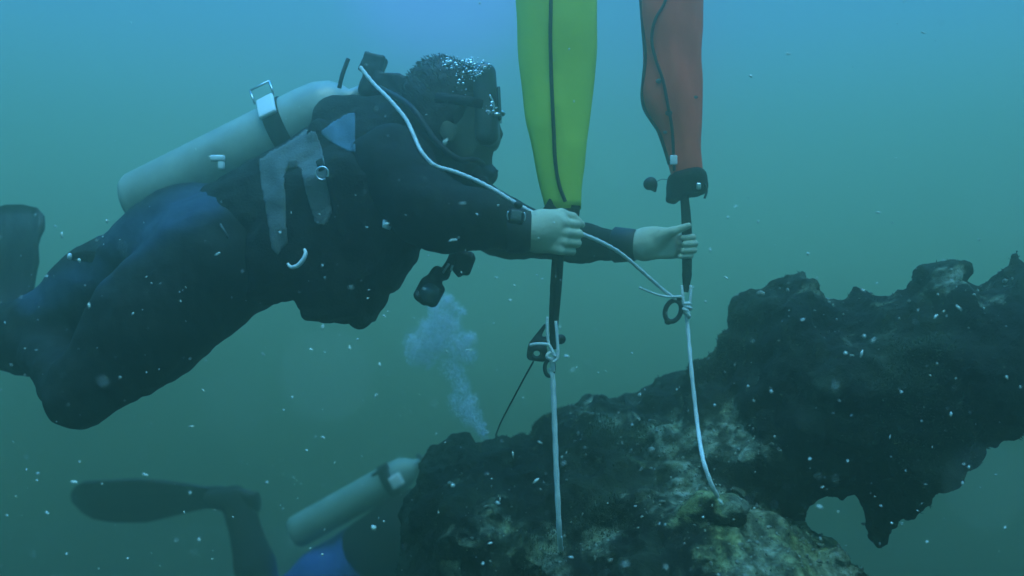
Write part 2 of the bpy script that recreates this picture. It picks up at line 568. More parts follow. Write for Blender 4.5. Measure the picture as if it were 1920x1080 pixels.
# where pale growth has settled
rpx, rpy = to_px(RV)
CRUST = [(1400, 985, 130, 1), (1500, 1020, 120, 1.05), (1430, 1050, 100, 1), (1560, 1050, 80, .9), (1340, 1040, 70, .6), (1290, 945, 70, .8), (1340, 925, 50, .9), (1220, 960, 60, .6), (1240, 835, 80, .8), (1400, 835, 85, .85),
         (1280, 890, 60, .75), (1330, 830, 60, .75), (930, 980, 80, .65), (1030, 1035, 70, .85), (1110, 1010, 70, .7), (880, 1040, 90, .6), (960, 1060, 60, .6), (1080, 870, 60, .35), (860, 900, 70, .35), (1600, 560, 190, .38), (1780, 525, 110, .42),
         (1860, 550, 70, .5), (1470, 545, 70, .35), (1130, 780, 100, .5), (960, 900, 90, .2)]
cr = np.zeros(len(RV))
for x, y, r, w in CRUST:
    cr = np.maximum(cr, w * np.exp(-((rpx - x) ** 2 + (rpy - y) ** 2) / (2 * (r * .62) ** 2)))
cr *= smooth01(RV[:, 1], 2.75, 2.5) * (.25 + .75 * smooth01(vnormals(RV, RF)[:, 2], -.15, .45))  # pale growth faded off undersides, painting ledge tops as if catching light
cr = np.clip(cr + .10 * (vnoise(RV, 3, 6) + .2), 0, 1)

def rock_material():
    m = bpy.data.materials.new('encrusted_rock')
    m.use_nodes = True
    n, l = m.node_tree.nodes, m.node_tree.links
    b = n['Principled BSDF']
    b.inputs['Roughness'].default_value = .9
    b.inputs['Specular IOR Level'].default_value = .15
    t = n.new('ShaderNodeTexCoord')
    def nz(scale, detail=8, rough=.65):
        q = n.new('ShaderNodeTexNoise')
        q.inputs['Scale'].default_value = scale; q.inputs['Detail'].default_value = detail; q.inputs['Roughness'].default_value = rough
        l.new(t.outputs['Object'], q.inputs['Vector'])
        return q.outputs['Fac']
    def rp(src, stops):
        q = n.new('ShaderNodeValToRGB')
        while len(q.color_ramp.elements) < len(stops):
            q.color_ramp.elements.new(.5)
        for e, (p, c) in zip(q.color_ramp.elements, stops):
            e.position = p; e.color = (*c, 1)
        l.new(src, q.inputs[0])
        return q.outputs[0]
    base = rp(nz(5.5, 9, .7), [(.32, (.004, .005, .004)), (.48, (.011, .014, .009)), (.60, (.030, .038, .020)), (.72, (.075, .082, .045)), (.85, (.03, .03, .02))])
    growth = rp(nz(24, 10, .72), [(.36, (.016, .018, .012)), (.46, (.09, .10, .06)), (.55, (.22, .24, .15)), (.68, (.46, .48, .38))])
    yel = rp(nz(6, 3), [(.5, (1, 1, 1)), (.66, (.92, .90, .55))])
    my = n.new('ShaderNodeMix'); my.data_type = 'RGBA'; my.blend_type = 'MULTIPLY'; my.inputs['Factor'].default_value = 1
    l.new(growth, my.inputs['A']); l.new(yel, my.inputs['B']); growth = my.outputs['Result']
    at = n.new('ShaderNodeAttribute'); at.attribute_name = 'crust'
    ad = n.new('ShaderNodeMath'); ad.operation = 'MULTIPLY_ADD'
    l.new(nz(10, 9, .68), ad.inputs[0]); ad.inputs[1].default_value = 2.2
    sb = n.new('ShaderNodeMath'); sb.operation = 'ADD'; sb.inputs[1].default_value = -1.55
    l.new(at.outputs['Fac'], sb.inputs[0]); l.new(sb.outputs[0], ad.inputs[2])
    k = rp(ad.outputs[0], [(.0, (0, 0, 0)), (.28, (1, 1, 1))])
    mx = n.new('ShaderNodeMix'); mx.data_type = 'RGBA'
    l.new(k, mx.inputs['Factor']); l.new(base, mx.inputs['A']); l.new(growth, mx.inputs['B'])
    l.new(mx.outputs['Result'], b.inputs['Base Color'])
    bp = n.new('ShaderNodeBump'); bp.inputs['Strength'].default_value = .7; bp.inputs['Distance'].default_value = .015
    l.new(nz(70, 6, .7), bp.inputs['Height']); l.new(bp.outputs[0], b.inputs['Normal'])
    return m
M_ROCK = rock_material()
# legs of the outcrop reach the sea floor below the picture
low = RV[:, 2] < -1.35
RV[low, 2] = -1.35 + (RV[low, 2] + 1.35) * 5.6
rock = mesh_obj('rock_outcrop', RV, RF, M_ROCK, attrs={'crust': cr})
rock['label'] = 'large dark craggy rock outcrop crusted with pale growth, ropes tied to it'
rock['category'] = 'rock'
ROCK_BVH = BVHTree.FromPolygons(RV.tolist(), RF.tolist())

def hit(px, py, bvh=ROCK_BVH):
    d = P(px, py, 1.0).normalized()
    loc, nrm, _, _ = bvh.ray_cast(Vector((0, 0, 0)), d, 20)
    return loc, nrm

# knobs, shells and tufts growing on the rock, too many to pick apart
bmk = bmesh.new(); bmesh.ops.create_icosphere(bmk, subdivisions=1, radius=1)
icv = np.array([v.co for v in bmk.verts]); icf = np.array([[q.index for q in f.verts] for f in bmk.faces]); bmk.free()
def scatter_knobs(n, size, wmin, seed):
    r = np.random.default_rng(seed)
    vis = np.where((cr > wmin) & (RV[:, 1] < 2.7) & (RV[:, 2] > -1.2))[0]
    pw = cr[vis] ** 1.5
    ch = r.choice(vis, n, p=pw / pw.sum())
    g = []
    for i in ch:
        s = size * r.lognormal(0, .45)
        w = icv * (1 + .45 * r.standard_normal((len(icv), 1)) * .6) * np.array([1, 1, 1]) * s * r.uniform(.5, 1.3, 3)
        g.append((w + RV[i] + RN[i] * s * .25, icf))
    return join(g)
v, f = scatter_knobs(900, .0027, .22, 3)
M_KNOB = mat('pale_growth', (.12, .13, .08), .85, .5, 30, .5, 200, col2=(.38, .39, .30))
o = mesh_obj('crusting_growth', v, f, M_KNOB, rock); o['kind'] = 'stuff'; o['label'] = 'pale knobs of crusting growth'
# short algae turf
def turf(n, seed):
    r = np.random.default_rng(seed)
    vis = np.where((RV[:, 1] < 2.75) & (RV[:, 2] > -1.1) & (RV[:, 0] < 1.6))[0]
    dens = smooth01(vnoise(RV[vis], 5, 12), .1, .6) ** 2 + .02
    ch = r.choice(vis, n, p=dens / dens.sum())
    V, Fc = [], []
    L = r.uniform(.003, .010, n) ; up = RN[ch] * .8 + np.array([0, 0, .5]) + r.standard_normal((n, 3)) * .45
    up /= np.linalg.norm(up, axis=1)[:, None]
    sd = np.cross(up, r.standard_normal((n, 3))); sd /= np.linalg.norm(sd, axis=1)[:, None]
    w = r.uniform(.0008, .0022, n)
    p = RV[ch]
    a = p - sd * w[:, None]; b = p + sd * w[:, None]; c = p + up * L[:, None]
    V = np.stack([a, b, c], 1).reshape(-1, 3)
    return V, np.arange(3 * n).reshape(n, 3)
v, f = turf(34000, 5)
M_TURF = mat('algae_turf', (.03, .045, .02), .9, .5, 9, 0, col2=(.10, .12, .05))
o = mesh_obj('algae_turf', v, f, M_TURF, rock, smooth=False); o['kind'] = 'stuff'; o['label'] = 'short fuzzy algae on the rock'

# ------------------------------------------------------------------ the diver
DV = thing('person', 'diver in a dark wetsuit swimming level, both hands reaching for the lift bag straps', 'person', P(430, 480, 2.15))
def C(px, py, d, r):
    return (P(px, py, d), R(r, d))

BD = Field((-2.15, 1.70, -.52), (.48, 3.05, .56), .0085)
# trunk
BD.chain([C(735, 300, 2.16, 105), C(640, 365, 2.16, 112), C(520, 430, 2.17, 100), C(430, 465, 2.18, 98), C(375, 480, 2.18, 112)], .06)
BD.cone(*[C(655, 245, 2.20, 62)[0], C(775, 262, 2.14, 66)[0]], R(62, 2.2), R(66, 2.14), .05)
# legs: the near one bent at the knee, shin going back and away
BD.chain([C(405, 495, 2.07, 122), C(280, 610, 2.02, 100), C(152, 738, 1.97, 66)], .07)
BD.chain([C(150, 735, 1.98, 60), C(85, 660, 2.22, 46), C(-30, 605, 2.55, 36)], .01)
BD.chain([C(370, 462, 2.26, 108), C(200, 545, 2.30, 84), C(55, 630, 2.33, 59), C(-130, 640, 2.42, 52), C(-330, 640, 2.5, 36), C(-380, 655, 2.5, 32)], .06)
BD.ell(P(315, 440, 2.22), (R(120, 2.2), .13, R(68, 2.2)), Matrix.Rotation(math.radians(-30), 3, 'Y'), .06)
BD.cone(P(-30, 610, 2.55), P(-62, 560, 2.62), .05, .036, .03)
# arms
BD.chain([C(735, 320, 2.00, 84), C(800, 392, 1.92, 66), C(838, 412, 1.89, 58), C(900, 412, 1.87, 50), C(958, 430, 1.858, 40)], .04)
BD.chain([C(800, 320, 2.32, 70), C(930, 420, 2.27, 52), C(960, 432, 2.26, 50), C(1085, 456, 2.18, 34), C(1162, 459, 2.14, 29)], .03)
# neck
BD.cone(P(765, 262, 2.14), P(835, 235, 2.12), R(70, 2.14), R(60, 2.12), .05)
bodyV, bodyF = BD.mesh()
bodyV = relax(bodyV, bodyF, 3)
nb = vnormals(bodyV, bodyF)
# soft creases of the neoprene
bodyV = bodyV + nb * (vnoise(bodyV * np.array([1, 1, 1.6]), 16, 2) * .005 + vnoise(bodyV * np.array([1.5, 1, .8]), 36, 4) * .0028)[:, None]

# near hand: a fist round the strap, back of the hand to the camera
HN = Field(P(960, 520, 1.98) - Vector((.02, .22, .02)), P(1125, 360, 1.98) + Vector((.02, .05, .02)), .0024)
HN.cone(P(962, 434, 1.857), P(1003, 434, 1.856), R(34, 1.86), R(34, 1.86), .01)
HN.box(P(1030, 437, 1.862), (R(33, 1.86), .019, R(38, 1.86)), .016, Matrix.Rotation(math.radians(6), 3, 'Y'), .02)
HN.ell(P(1022, 424, 1.85), (R(30, 1.86), .020, R(26, 1.86)), None, .02)
for i, (y, x1, x2) in enumerate(((419, 1058, 1080), (437, 1061, 1085), (454, 1058, 1082), (470, 1052, 1073))):
    r = (.0098, .0100, .0095, .0082)[i]
    HN.cone(P(x1 - 12, y - 1, 1.853), P(x1, y, 1.850), r, r * 1.12, .006)
    HN.cone(P(x1, y, 1.850), P(x2, y + 2, 1.876), r * 1.08, r, .004)
    HN.cone(P(x2, y + 2, 1.876), P(x2 - 6, y + 3, 1.905), r, r * .92, .004)
    HN.cone(P(x2 - 6, y + 3, 1.905), P(x2 - 26, y + 3, 1.910), r * .92, r * .82, .004)
HN.cone(P(1018, 410, 1.868), P(1052, 401, 1.872), .015, .0115, .016)
HN.cone(P(1052, 401, 1.872), P(1074, 407, 1.878), .0112, .0098, .006)
HN.cone(P(1074, 407, 1.878), P(1091, 421, 1.884), .0100, .0078, .004)
hnV, hnF = HN.mesh(); hnV = relax(hnV, hnF, 2)

# far hand: palm side to the camera, thumb laid over the strap, fingers closing from behind
HF = Field(P(1160, 520, 2.2) - Vector((.02, .20, .02)), P(1325, 385, 2.2) + Vector((.02, .04, .02)), .0024)
HF.cone(P(1170, 460, 2.13), P(1205, 459, 2.125), .033, .035, .01)
HF.box(P(1232, 457, 2.132), (R(36, 2.13), .016, R(29, 2.13)), .014, Matrix.Rotation(math.radians(-4), 3, 'Y'), .02)
HF.ell(P(1222, 447, 2.115), (R(30, 2.13), .020, R(20, 2.13)), Matrix.Rotation(math.radians(-12), 3, 'Y'), .018)
HF.cone(P(1232, 441, 2.108), P(1262, 434, 2.098), .0145, .0112, .014)
HF.cone(P(1262, 434, 2.098), P(1291, 423, 2.095), .0110, .0078, .006)
for i, (y, x1, x2) in enumerate(((444, 1266, 1299), (456, 1268, 1303), (468, 1266, 1301), (479, 1260, 1295))):
    r = (.0092, .0094, .0090, .0078)[i]
    HF.cone(P(x1 - 14, y, 2.138), P(x1, y, 2.142), r, r * 1.1, .006)
    HF.cone(P(x1, y, 2.142), P(x2 - 4, y, 2.142), r, r, .003)
    HF.cone(P(x2 - 4, y, 2.142), P(x2, y + 1, 2.115), r, r * .9, .003)
    HF.cone(P(x2, y + 1, 2.115), P(x2 - 20, y + 2, 2.098), r * .88, r * .78, .003)
hfV, hfF = HF.mesh(); hfV = relax(hfV, hfF, 2)

# head in profile with a face under the mask
HD = Field(P(740, 400, 2.3) - Vector((0, .36, 0)), P(990, 60, 2.3) + Vector((0, .1, 0)), .0042)
dh = 2.11
HD.ell(P(843, 205, dh), (.104, .078, .112), Matrix.Rotation(math.radians(10), 3, 'Y'), .02)
HD.ell(P(885, 245, dh), (.062, .062, .092), None, .04)
HD.cone(P(880, 300, dh), P(898, 318, dh), .048, .030, .04)          # jaw and chin
HD.cone(P(918, 225, dh), P(931, 252, dh), .012, .016, .018)         # nose
HD.cone(P(916, 205, dh - .035), P(916, 205, dh + .035), .013, .013, .02)   # brow
HD.cone(P(898, 286, dh - .02), P(898, 286, dh + .02), .010, .010, .012)    # lips
HD.ell(P(838, 245, dh - .078), (.018, .008, .031), Matrix.Rotation(math.radians(-14), 3, 'Y'), .008)   # ears
HD.ell(P(838, 245, dh + .078), (.018, .008, .031), Matrix.Rotation(math.radians(-14), 3, 'Y'), .008)
HD.ell(P(908, 228, dh - .032), (.012, .016, .011), None, .004, sub=True)   # eye hollows
HD.ell(P(908, 228, dh + .032), (.012, .016, .011), None, .004, sub=True)
HD.ell(P(903, 228, dh - .031), (.013, .013, .013), None, .003)
HD.ell(P(903, 228, dh + .031), (.013, .013, .013), None, .003)
HD.cone(P(800, 300, 2.13), P(845, 250, dh), .062, .06, .03)
hdV, hdF = HD.mesh(); hdV = relax(hdV, hdF, 2)

V, Fc = join([(bodyV, bodyF), (hnV, hnF), (hfV, hfF), (hdV, hdF)])
n0, n1 = len(bodyV), len(bodyV) + len(hnV) + len(hfV)
px, py = to_px(V)
skin = np.zeros(len(V))
skin[n0:n1] = 1
skin[n1:] = .26
panel = np.zeros(len(V))
bx, by = px[:n0], py[:n0]
nz_ = vnormals(bodyV, bodyF)[:, 2]
pan = np.maximum(smooth01(seg2(bx, by, (400, 362), (225, 452)), 58, 8), smooth01(seg2(bx, by, (180, 505), (60, 562)), 44, 8))  # blue suit panels, narrowed to the hip top to paint its highlight in
panel[:n0] = pan * (bodyV[:, 1] < 2.4)
body = mesh_obj('body', V, Fc, M_BODY, DV, attrs={'skin': skin, 'panel': panel})
body['label'] = 'body in a black wetsuit with dark blue side panels, hip highlight painted in, bare hands'

# wetsuit cuffs
def ring_cuff(p, q, r1, r2, name='cuff'):
    g = G().tube([p, p.lerp(q, .08), p.lerp(q, .9), q], [r1 * .9, r1, r2, r2 * .93], 24, cap=False)
    return g.build(name, M_RUBBER, DV)
ring_cuff(P(968, 433, 1.857), P(996, 434, 1.856), R(41, 1.86), R(38, 1.86))
ring_cuff(P(1150, 459, 2.146), P(1193, 460, 2.125), R(34, 2.13), R(30.5, 2.13))

# hair
HR = Field(P(740, 330, 2.3) - Vector((0, .36, 0)), P(960, 60, 2.3) + Vector((0, .1, 0)), .006)
HR.ell(P(838, 198, dh), (.113, .087, .116), Matrix.Rotation(math.radians(10), 3, 'Y'), .02)
HR.ell(P(818, 235, dh), (.090, .080, .085), None, .02)
HR.ell(P(945, 260, dh), (.105, .2, .135), None, .0, sub=True)
HR.ell(P(872, 330, dh), (.07, .2, .11), None, .0, sub=True)
hv, hf = HR.mesh(); hv = relax(hv, hf, 1)
hn = vnormals(hv, hf)
hv2 = hv + hn * (vnoise(hv, 22, 3) * .008 + vnoise(hv, 60, 5) * .003)[:, None]
hair = mesh_obj('hair', hv2, hf, M_HAIR, DV)
up = np.where((hn[:, 2] > -.1) & (hv[:, 1] < dh + .08))[0]
ch = rng.choice(up, 1500)
g = G()
for i in ch:
    p = Vector(hv2[i]); d = Vector(hn[i]) * .45 + Vector((-.75, 0, .25)) + Vector(rng.standard_normal(3)) * .4
    d.normalize()
    L = random.uniform(.005, .015)
    s_ = Vector((d.z, 0, -d.x)) if abs(d.y) < .9 else Vector((1, 0, 0))
    w = s_.normalized() * .0010
    g.add([p - w, p + w, p + d * L * .6 + w * .7 + Vector((0, 0, .002)), p + d * L, p + d * L * .6 - w * .7 + Vector((0, 0, .002))], [(0, 1, 2, 3, 4)])
g.build('hair_strands', M_HAIR, DV, smooth=False)['kind'] = 'stuff'

# dive mask
mk = Field(P(850, 320, 2.25) - Vector((0, .3, 0)), P(990, 100, 2.25) + Vector((0, .06, 0)), .005)
mk.box(P(911, 204, dh), (.030, .082, .100), .026, Matrix.Rotation(math.radians(-3), 3, 'Y'), .01)
mk.ell(P(919, 258, dh), (.020, .024, .030), None, .02)
mk.ell(P(885, 205, dh), (.042, .064, .084), None, 0, sub=True)
mv_, mf_ = mk.mesh()
mask = mesh_obj('dive_mask', relax(mv_, mf_, 1), mf_, M_SILICONE, DV)
for s_ in (-1, 1):
    G().box(P(934, 198, dh + s_ * .038), (.004, .032, .040), Matrix.Rotation(math.radians(-3), 3, 'Y') @ Matrix.Rotation(s_ * -.12, 3, 'Z'), .4).build('lens', M_GLASS, mask)
G().tube([P(905, 195, dh - .080), P(870, 188, dh - .090), P(820, 182, dh - .086), P(775, 180, dh), P(820, 182, dh + .086), P(870, 188, dh + .09), P(905, 195, dh + .08)], .010, 8, flat=(.35, 1.2)).build('strap', M_RUBBER, mask)
g = G()
G().tube(PS([(918, 178, dh - .085), (926, 196, dh - .086), (924, 214, dh - .086)], 5), .0028).build('clip', M_STEEL, mask)
G().ball(P(939, 213, dh - .03), (.012, .02, .007), sub=2).build('clip', M_STEEL, mask)
G().ball(P(931, 215, dh - .078), (.010, .006, .006), sub=2).build('clip', M_STEEL, mask)

# dive computer on the near wrist
g = G().box(P(968, 407, 1.815), (R(14, 1.82), .008, R(15, 1.82)), Matrix.Rotation(.15, 3, 'Y'), .4)
dc = g.build('dive_computer', M_RUBBER, DV)
G().box(P(968, 404, 1.806), (R(10, 1.81), .003, R(9, 1.81)), Matrix.Rotation(.15, 3, 'Y'), .3).build('screen', M_GREYFAB, dc)
for x, y in ((953, 404), (983, 406)):
    G().tube(PS([(x, y - 8, 1.806), (x + (-2 if x < 960 else 2), y, 1.805), (x, y + 8, 1.806)], 3), .0016, 6).build('bezel', M_STEEL, dc)
G().tube([P(950, 432, 1.857), P(955, 432, 1.857), P(982, 433, 1.857), P(988, 433, 1.857)], [R(40, 1.86), R(43, 1.86), R(42, 1.86), R(39, 1.86)], 28, cap=False).build('strap', M_RUBBER, dc)
G().ball(P(972, 384, 1.84), (.010, .008, .009), sub=2).build('buckle', M_RUBBER, dc)

# fins: the near leg's blade rises behind, the far leg's trails out of the picture
def fin(foot, tip, width, side, m, parent, name='fin', curl=.0, wave=.0, prof=None):
    ax = (tip - foot); L = ax.length; ax.normalize()
    side = (side - ax * side.dot(ax)).normalized()
    nn = ax.cross(side)
    prof = prof or [(-.10, .30), (.0, .34), (.14, .36), (.22, .48), (.45, .62), (.75, .78), (.95, .86), (1.0, .80)]
    V, Fq = [], []
    rows = 18; cols = 11
    for i in range(rows):
        t = -.1 + 1.1 * i / (rows - 1)
        w = np.interp(t, [q[0] for q in prof], [q[1] for q in prof]) * width * .6
        th = .011 * (1 - .8 * max(t, 0)) + (.02 if t < .16 else 0) * (1 - max(t, 0) / .16)
        for sgn in (1, -1):
            for j in range(cols):
                u = -1 + 2 * j / (cols - 1)
                rib = .007 if abs(abs(u) - .93) < .12 else (.003 if j % 3 == 1 else 0)
                bend = curl * max(t, 0) ** 2 + wave * math.sin(t * 6.0)
                tt = t - (.05 * (1 - u * u) if i == rows - 1 else 0) * -1 * (1 if t > .9 else 0)
                V.append(foot + ax * (tt * L) + side * (u * w) + nn * (sgn * (th * math.sqrt(max(0, 1 - .9 * u * u)) + rib * (t > .15)) + bend))
    def id_(i, s_, j): return (i * 2 + s_) * cols + j
    for i in range(rows - 1):
        for j in range(cols - 1):
            Fq.append((id_(i, 0, j), id_(i, 0, j + 1), id_(i + 1, 0, j + 1), id_(i + 1, 0, j)))
            Fq.append((id_(i, 1, j), id_(i + 1, 1, j), id_(i + 1, 1, j + 1), id_(i, 1, j + 1)))
        Fq.append((id_(i, 0, 0), id_(i + 1, 0, 0), id_(i + 1, 1, 0), id_(i, 1, 0)))
        Fq.append((id_(i, 0, cols - 1), id_(i, 1, cols - 1), id_(i + 1, 1, cols - 1), id_(i + 1, 0, cols - 1)))
    for i in (0, rows - 1):
        for j in range(cols - 1):
            Fq.append((id_(i, 0, j), id_(i, 1, j), id_(i, 1, j + 1), id_(i, 0, j + 1)))
    return mesh_obj(name, [tuple(q) for q in V], Fq, m, parent)
fin(P(-8, 612, 2.62), P(34, 408, 2.8), .22, Vector((1, .1, .08)), M_RUBBER, DV, curl=-.04, wave=.02, prof=[(-.1, .3), (0, .36), (.15, .42), (.3, .62), (.45, .66), (.55, .74), (.7, .72), (.82, .86), (.93, .80), (1.0, .62)])
fin(P(-350, 650, 2.5), P(-720, 690, 2.6), .22, Vector((0, 1, .3)), M_RUBBER, DV)

# ------------------------------------------------------------------ scuba gear worn by the diver
SG = thing('scuba_gear', 'pale scuba tank on a black buoyancy vest worn by the level-swimming diver', 'scuba gear', P(520, 420, 2.15))
VS = Field((-1.02, 1.72, -.20), (.02, 2.62, .54), .0085)
VS.chain([C(705, 320, 2.15, 122), C(600, 395, 2.14, 130), C(500, 435, 2.15, 118), C(430, 455, 2.17, 104)], .06)
slab([(470, 450), (470, 568), (510, 572), (556, 563), (562, 580), (580, 597), (612, 605), (664, 599), (668, 613), (700, 608), (703, 590), (724, 565), (728, 549), (742, 549), (770, 502), (797, 455),
      (806, 400), (770, 300), (640, 280), (540, 340)], 2.06, .145, .075, k=.03, power=.42, fld=VS)
VS.box(P(622, 556, 1.97), (R(56, 2), .045, R(40, 2)), .016, Matrix.Rotation(-.06, 3, 'Y'), .012)        # side pocket
VS.box(P(622, 526, 1.945), (R(60, 2), .030, R(12, 2)), .010, Matrix.Rotation(-.06, 3, 'Y'), .006)       # its flap
VS.cone(P(625, 225, 2.14), P(745, 205, 2.12), R(42, 2.14), R(34, 2.12), .03)
VS.cone(P(600, 245, 2.03), P(660, 400, 1.99), .030, .034, .012)      # shoulder straps
VS.cone(P(745, 225, 2.03), P(735, 400, 1.985), .028, .034, .012)
VS.cone(P(440, 350, 2.03), P(470, 540, 2.03), .018, .018, .010)      # waist band edges
VS.cone(P(520, 330, 2.0), P(560, 540, 2.0), .016, .016, .010)
vV, vF = VS.mesh(); vV = relax(vV, vF, 2)
vn = vnormals(vV, vF)
vV = vV + vn * (vnoise(vV, 12, 3) * .008 + vnoise(vV, 28, 4) * .006 + vnoise(vV, 60, 6) * .002)[:, None]
vest = mesh_obj('vest', vV, vF, M_BLACK, SG)
BV, BF = join([(V, Fc), (vV, vF)])
DIV_BVH = BVHTree.FromPolygons(BV.tolist(), BF.tolist())

def patch(name, poly, m, parent, lift=.004, step=4, thick=.004):
    """a sheet of cloth lying on the diver's side, cut to an outline"""
    xs = [q[0] for q in poly]; ys = [q[1] for q in poly]
    gx_ = np.arange(min(xs), max(xs) + step, step); gy_ = np.arange(min(ys), max(ys) + step, step)
    XX, YY = np.meshgrid(gx_, gy_, indexing='ij')
    sd = poly_sdf(XX, YY, poly)
    idx, V, Fq = {}, [], []
    def vert(i, j):
        if (i, j) not in idx:
            X0, Y0 = XX[i, j], YY[i, j]
            if sd[i, j] > -step * .35:
                e = .5
                gxx = (poly_sdf(np.array([X0 + e]), np.array([Y0]), poly) - poly_sdf(np.array([X0 - e]), np.array([Y0]), poly))[0] / (2 * e)
                gyy = (poly_sdf(np.array([X0]), np.array([Y0 + e]), poly) - poly_sdf(np.array([X0]), np.array([Y0 - e]), poly))[0] / (2 * e)
                X0, Y0 = X0 - gxx * sd[i, j], Y0 - gyy * sd[i, j]
            loc, nrm = hit(X0, Y0, DIV_BVH)
            if loc is None:
                return None
            edge = min(1, max(0, -sd[i, j] / 10 + .1))
            idx[(i, j)] = len(V)
            V.append(loc - loc.normalized() * (lift + .003 * edge))
        return idx[(i, j)]
    for i in range(len(gx_) - 1):
        for j in range(len(gy_) - 1):
            if sd[i:i + 2, j:j + 2].mean() < 0:
                q = [vert(i, j), vert(i, j + 1), vert(i + 1, j + 1), vert(i + 1, j)]
                if None not in q:
                    Fq.append(tuple(q))
    o = mesh_obj(name, [tuple(v) for v in V], Fq, m, parent)
    md = o.modifiers.new('solid', 'SOLIDIFY'); md.thickness = thick; md.offset = -1
    sm = o.modifiers.new('soft', 'SMOOTH'); sm.iterations = 3; sm.factor = .5
    return o
patch('harness_panel', [(484, 300), (497, 272), (530, 246), (560, 238), (592, 246), (602, 270), (614, 330), (624, 400), (612, 424), (590, 420), (575, 370), (562, 316), (540, 312), (533, 330), (536, 400), (540, 455), (520, 480), (508, 466), (498, 400), (488, 345)], M_GREYFAB, vest)['label'] = 'grey webbing harness panel with two hanging tails'
patch('shoulder_panel', [(598, 248), (622, 228), (650, 212), (666, 210), (666, 288), (645, 280), (618, 266)], M_BLUEFAB, vest)['label'] = 'pale blue shoulder panel'
patch('side_strap', [(608, 330), (622, 330), (650, 440), (636, 444)], M_BLACK, vest, lift=.008)
def on(px, py, off=.006):
    loc, _ = hit(px, py, DIV_BVH)
    loc = P(px, py, 2.1) if loc is None else loc
    return loc - loc.normalized() * off
p = on(604, 325, .010)
G().torus(p, R(11, 2.0), .0022, None, 1, 1.05).build('ring', M_STEEL, vest)
G().tube([on(598, 300, .010), on(604, 318, .012)], .008, 8, flat=(.3, 1)).build('ring_tab', M_BLACK, vest)
G().tube(spline([on(539, 494, .012), on(546, 501, .014), on(558, 498, .016), on(569, 486, .016), on(573, 474, .014), on(570, 467, .010)], 5), [.003 + .0022 * math.sin(math.pi * min(1, i / 25)) for i in range(26)], 8).build('hook', M_WHITE, vest)['label'] = 'curved white hook'
G().tube([on(413, 420, .008), on(428, 446, .008)], .0028, 8).build('zip_pull', M_GREYFAB, vest)
G().box(on(549, 308, .012), (R(9, 2), .006, R(9, 2)), None, .5).build('buckle', M_GREYFAB, vest)
g = G().box(on(408, 297, .012), (R(14, 2.05), .008, R(6, 2.05)), None, .3)
g.box(on(415, 310, .012), (R(6, 2.05), .006, R(8, 2.05)), None, .3)
g.build('clip', M_WHITE, vest)
G().tube([on(722, 412, .008), on(720, 424, .010), on(732, 428, .008)], .0055, 6).build('tag', M_WHITE, vest)
G().tube([P(205, 482, 2.18), P(160, 480, 2.16), P(136, 482, 2.15)], [.02, .015, .010], 10, flat=(.5, 1)).build('crotch_strap', M_BLACK, vest)
G().ball(P(131, 481, 2.15), (.006, .008, .009), sub=2).build('strap_tip', M_WHITE, vest)

# tank
A, B = P(252, 392, 2.30), P(668, 186, 2.24)
ax = (B - A).normalized()
rt = .0915
def along(t): return A + ax * t
Lt = (B - A).length
prof = [(0, .0), (0, .55), (.004, .78), (.014, .93), (.03, 1.0), (Lt * .5, 1.0), (Lt - .13, 1.0), (Lt - .08, .96), (Lt - .045, .82), (Lt - .02, .58), (Lt - .005, .34), (Lt + .03, .30)]
tank = G().tube([along(t) for t, r in prof], [max(.001, r) * rt for t, r in prof], 40).build('tank', M_TANK, SG)
tank['label'] = 'pale yellowish scuba tank'
tb = Lt - .205
G().tube([along(tb - .024), along(tb - .022), along(tb + .022), along(tb + .024)], [rt, rt + .004, rt + .004, rt], 40, cap=False).build('tank_band', M_BLACK, tank)
bc = along(tb)
sidev = Vector((0, -1, 0)); sidev = (sidev - ax * sidev.dot(ax)).normalized()
upv = ax.cross(sidev); upv = upv if upv.z > 0 else -upv
rotb = Matrix((ax, sidev, upv)).transposed()
dirb = (sidev * .80 + upv * .60).normalized()
rot2 = Matrix((ax, dirb, ax.cross(dirb) * -1)).transposed()
G().box(bc + dirb * (rt + .012), (.024, .006, .036), rot2, .4).build('band_buckle', M_WHITE, tank)
g = G()
tgt = upv * .55 + sidev * .6
c0 = bc + (sidev * .55 + upv * .80).normalized() * (rt + .016)
for a_, b_ in (((-.030, .0), (-.030, .05)), ((-.030, .05), (.026, .05)), ((.026, .05), (.026, .0))):
    g.tube([c0 + ax * a_[0] + upv * a_[1] * .8 - sidev * a_[1] * .25, c0 + ax * b_[0] + upv * b_[1] * .8 - sidev * b_[1] * .25], .003, 6)
g.build('cam_lever', M_STEEL, tank)
# valve and first stage
g = G().tube([along(Lt + .02), along(Lt + .075)], .024, 16)
nk = along(Lt + .055)
g.tube([nk - upv * .035, nk + upv * .03], .019, 14)
valve = g.build('valve', M_RUBBER, tank)
kb = nk + Vector((.005, 0, .052))
fs = Field(kb - Vector((.12, .12, .12)), kb + Vector((.18, .12, .12)), .0045)
fs.cone(P(690, 170, 2.2), P(700, 130, 2.2), .026, .022, .006)
fs.box(P(701, 121, 2.2), (.028, .026, .025), .006, Matrix.Rotation(.25, 3, 'Y'), .006)
fs.box(P(683, 128, 2.2), (.011, .016, .010), .003, Matrix.Rotation(.5, 3, 'Y'), .004)
fs.box(P(728, 160, 2.2), (.036, .032, .026), .006, Matrix.Rotation(.12, 3, 'Y'), .006)
fs.box(P(752, 168, 2.19), (.022, .026, .034), .006, Matrix.Rotation(.3, 3, 'Y'), .006)
fs.cone(P(752, 168, 2.19), P(776, 190, 2.17), .022, .034, .01)
fv, ff = fs.mesh()
G_fs = mesh_obj('first_stage', fv + vnormals(fv, ff) * (vnoise(fv, 60, 1) * .003)[:, None], ff, M_RUBBER, SG)
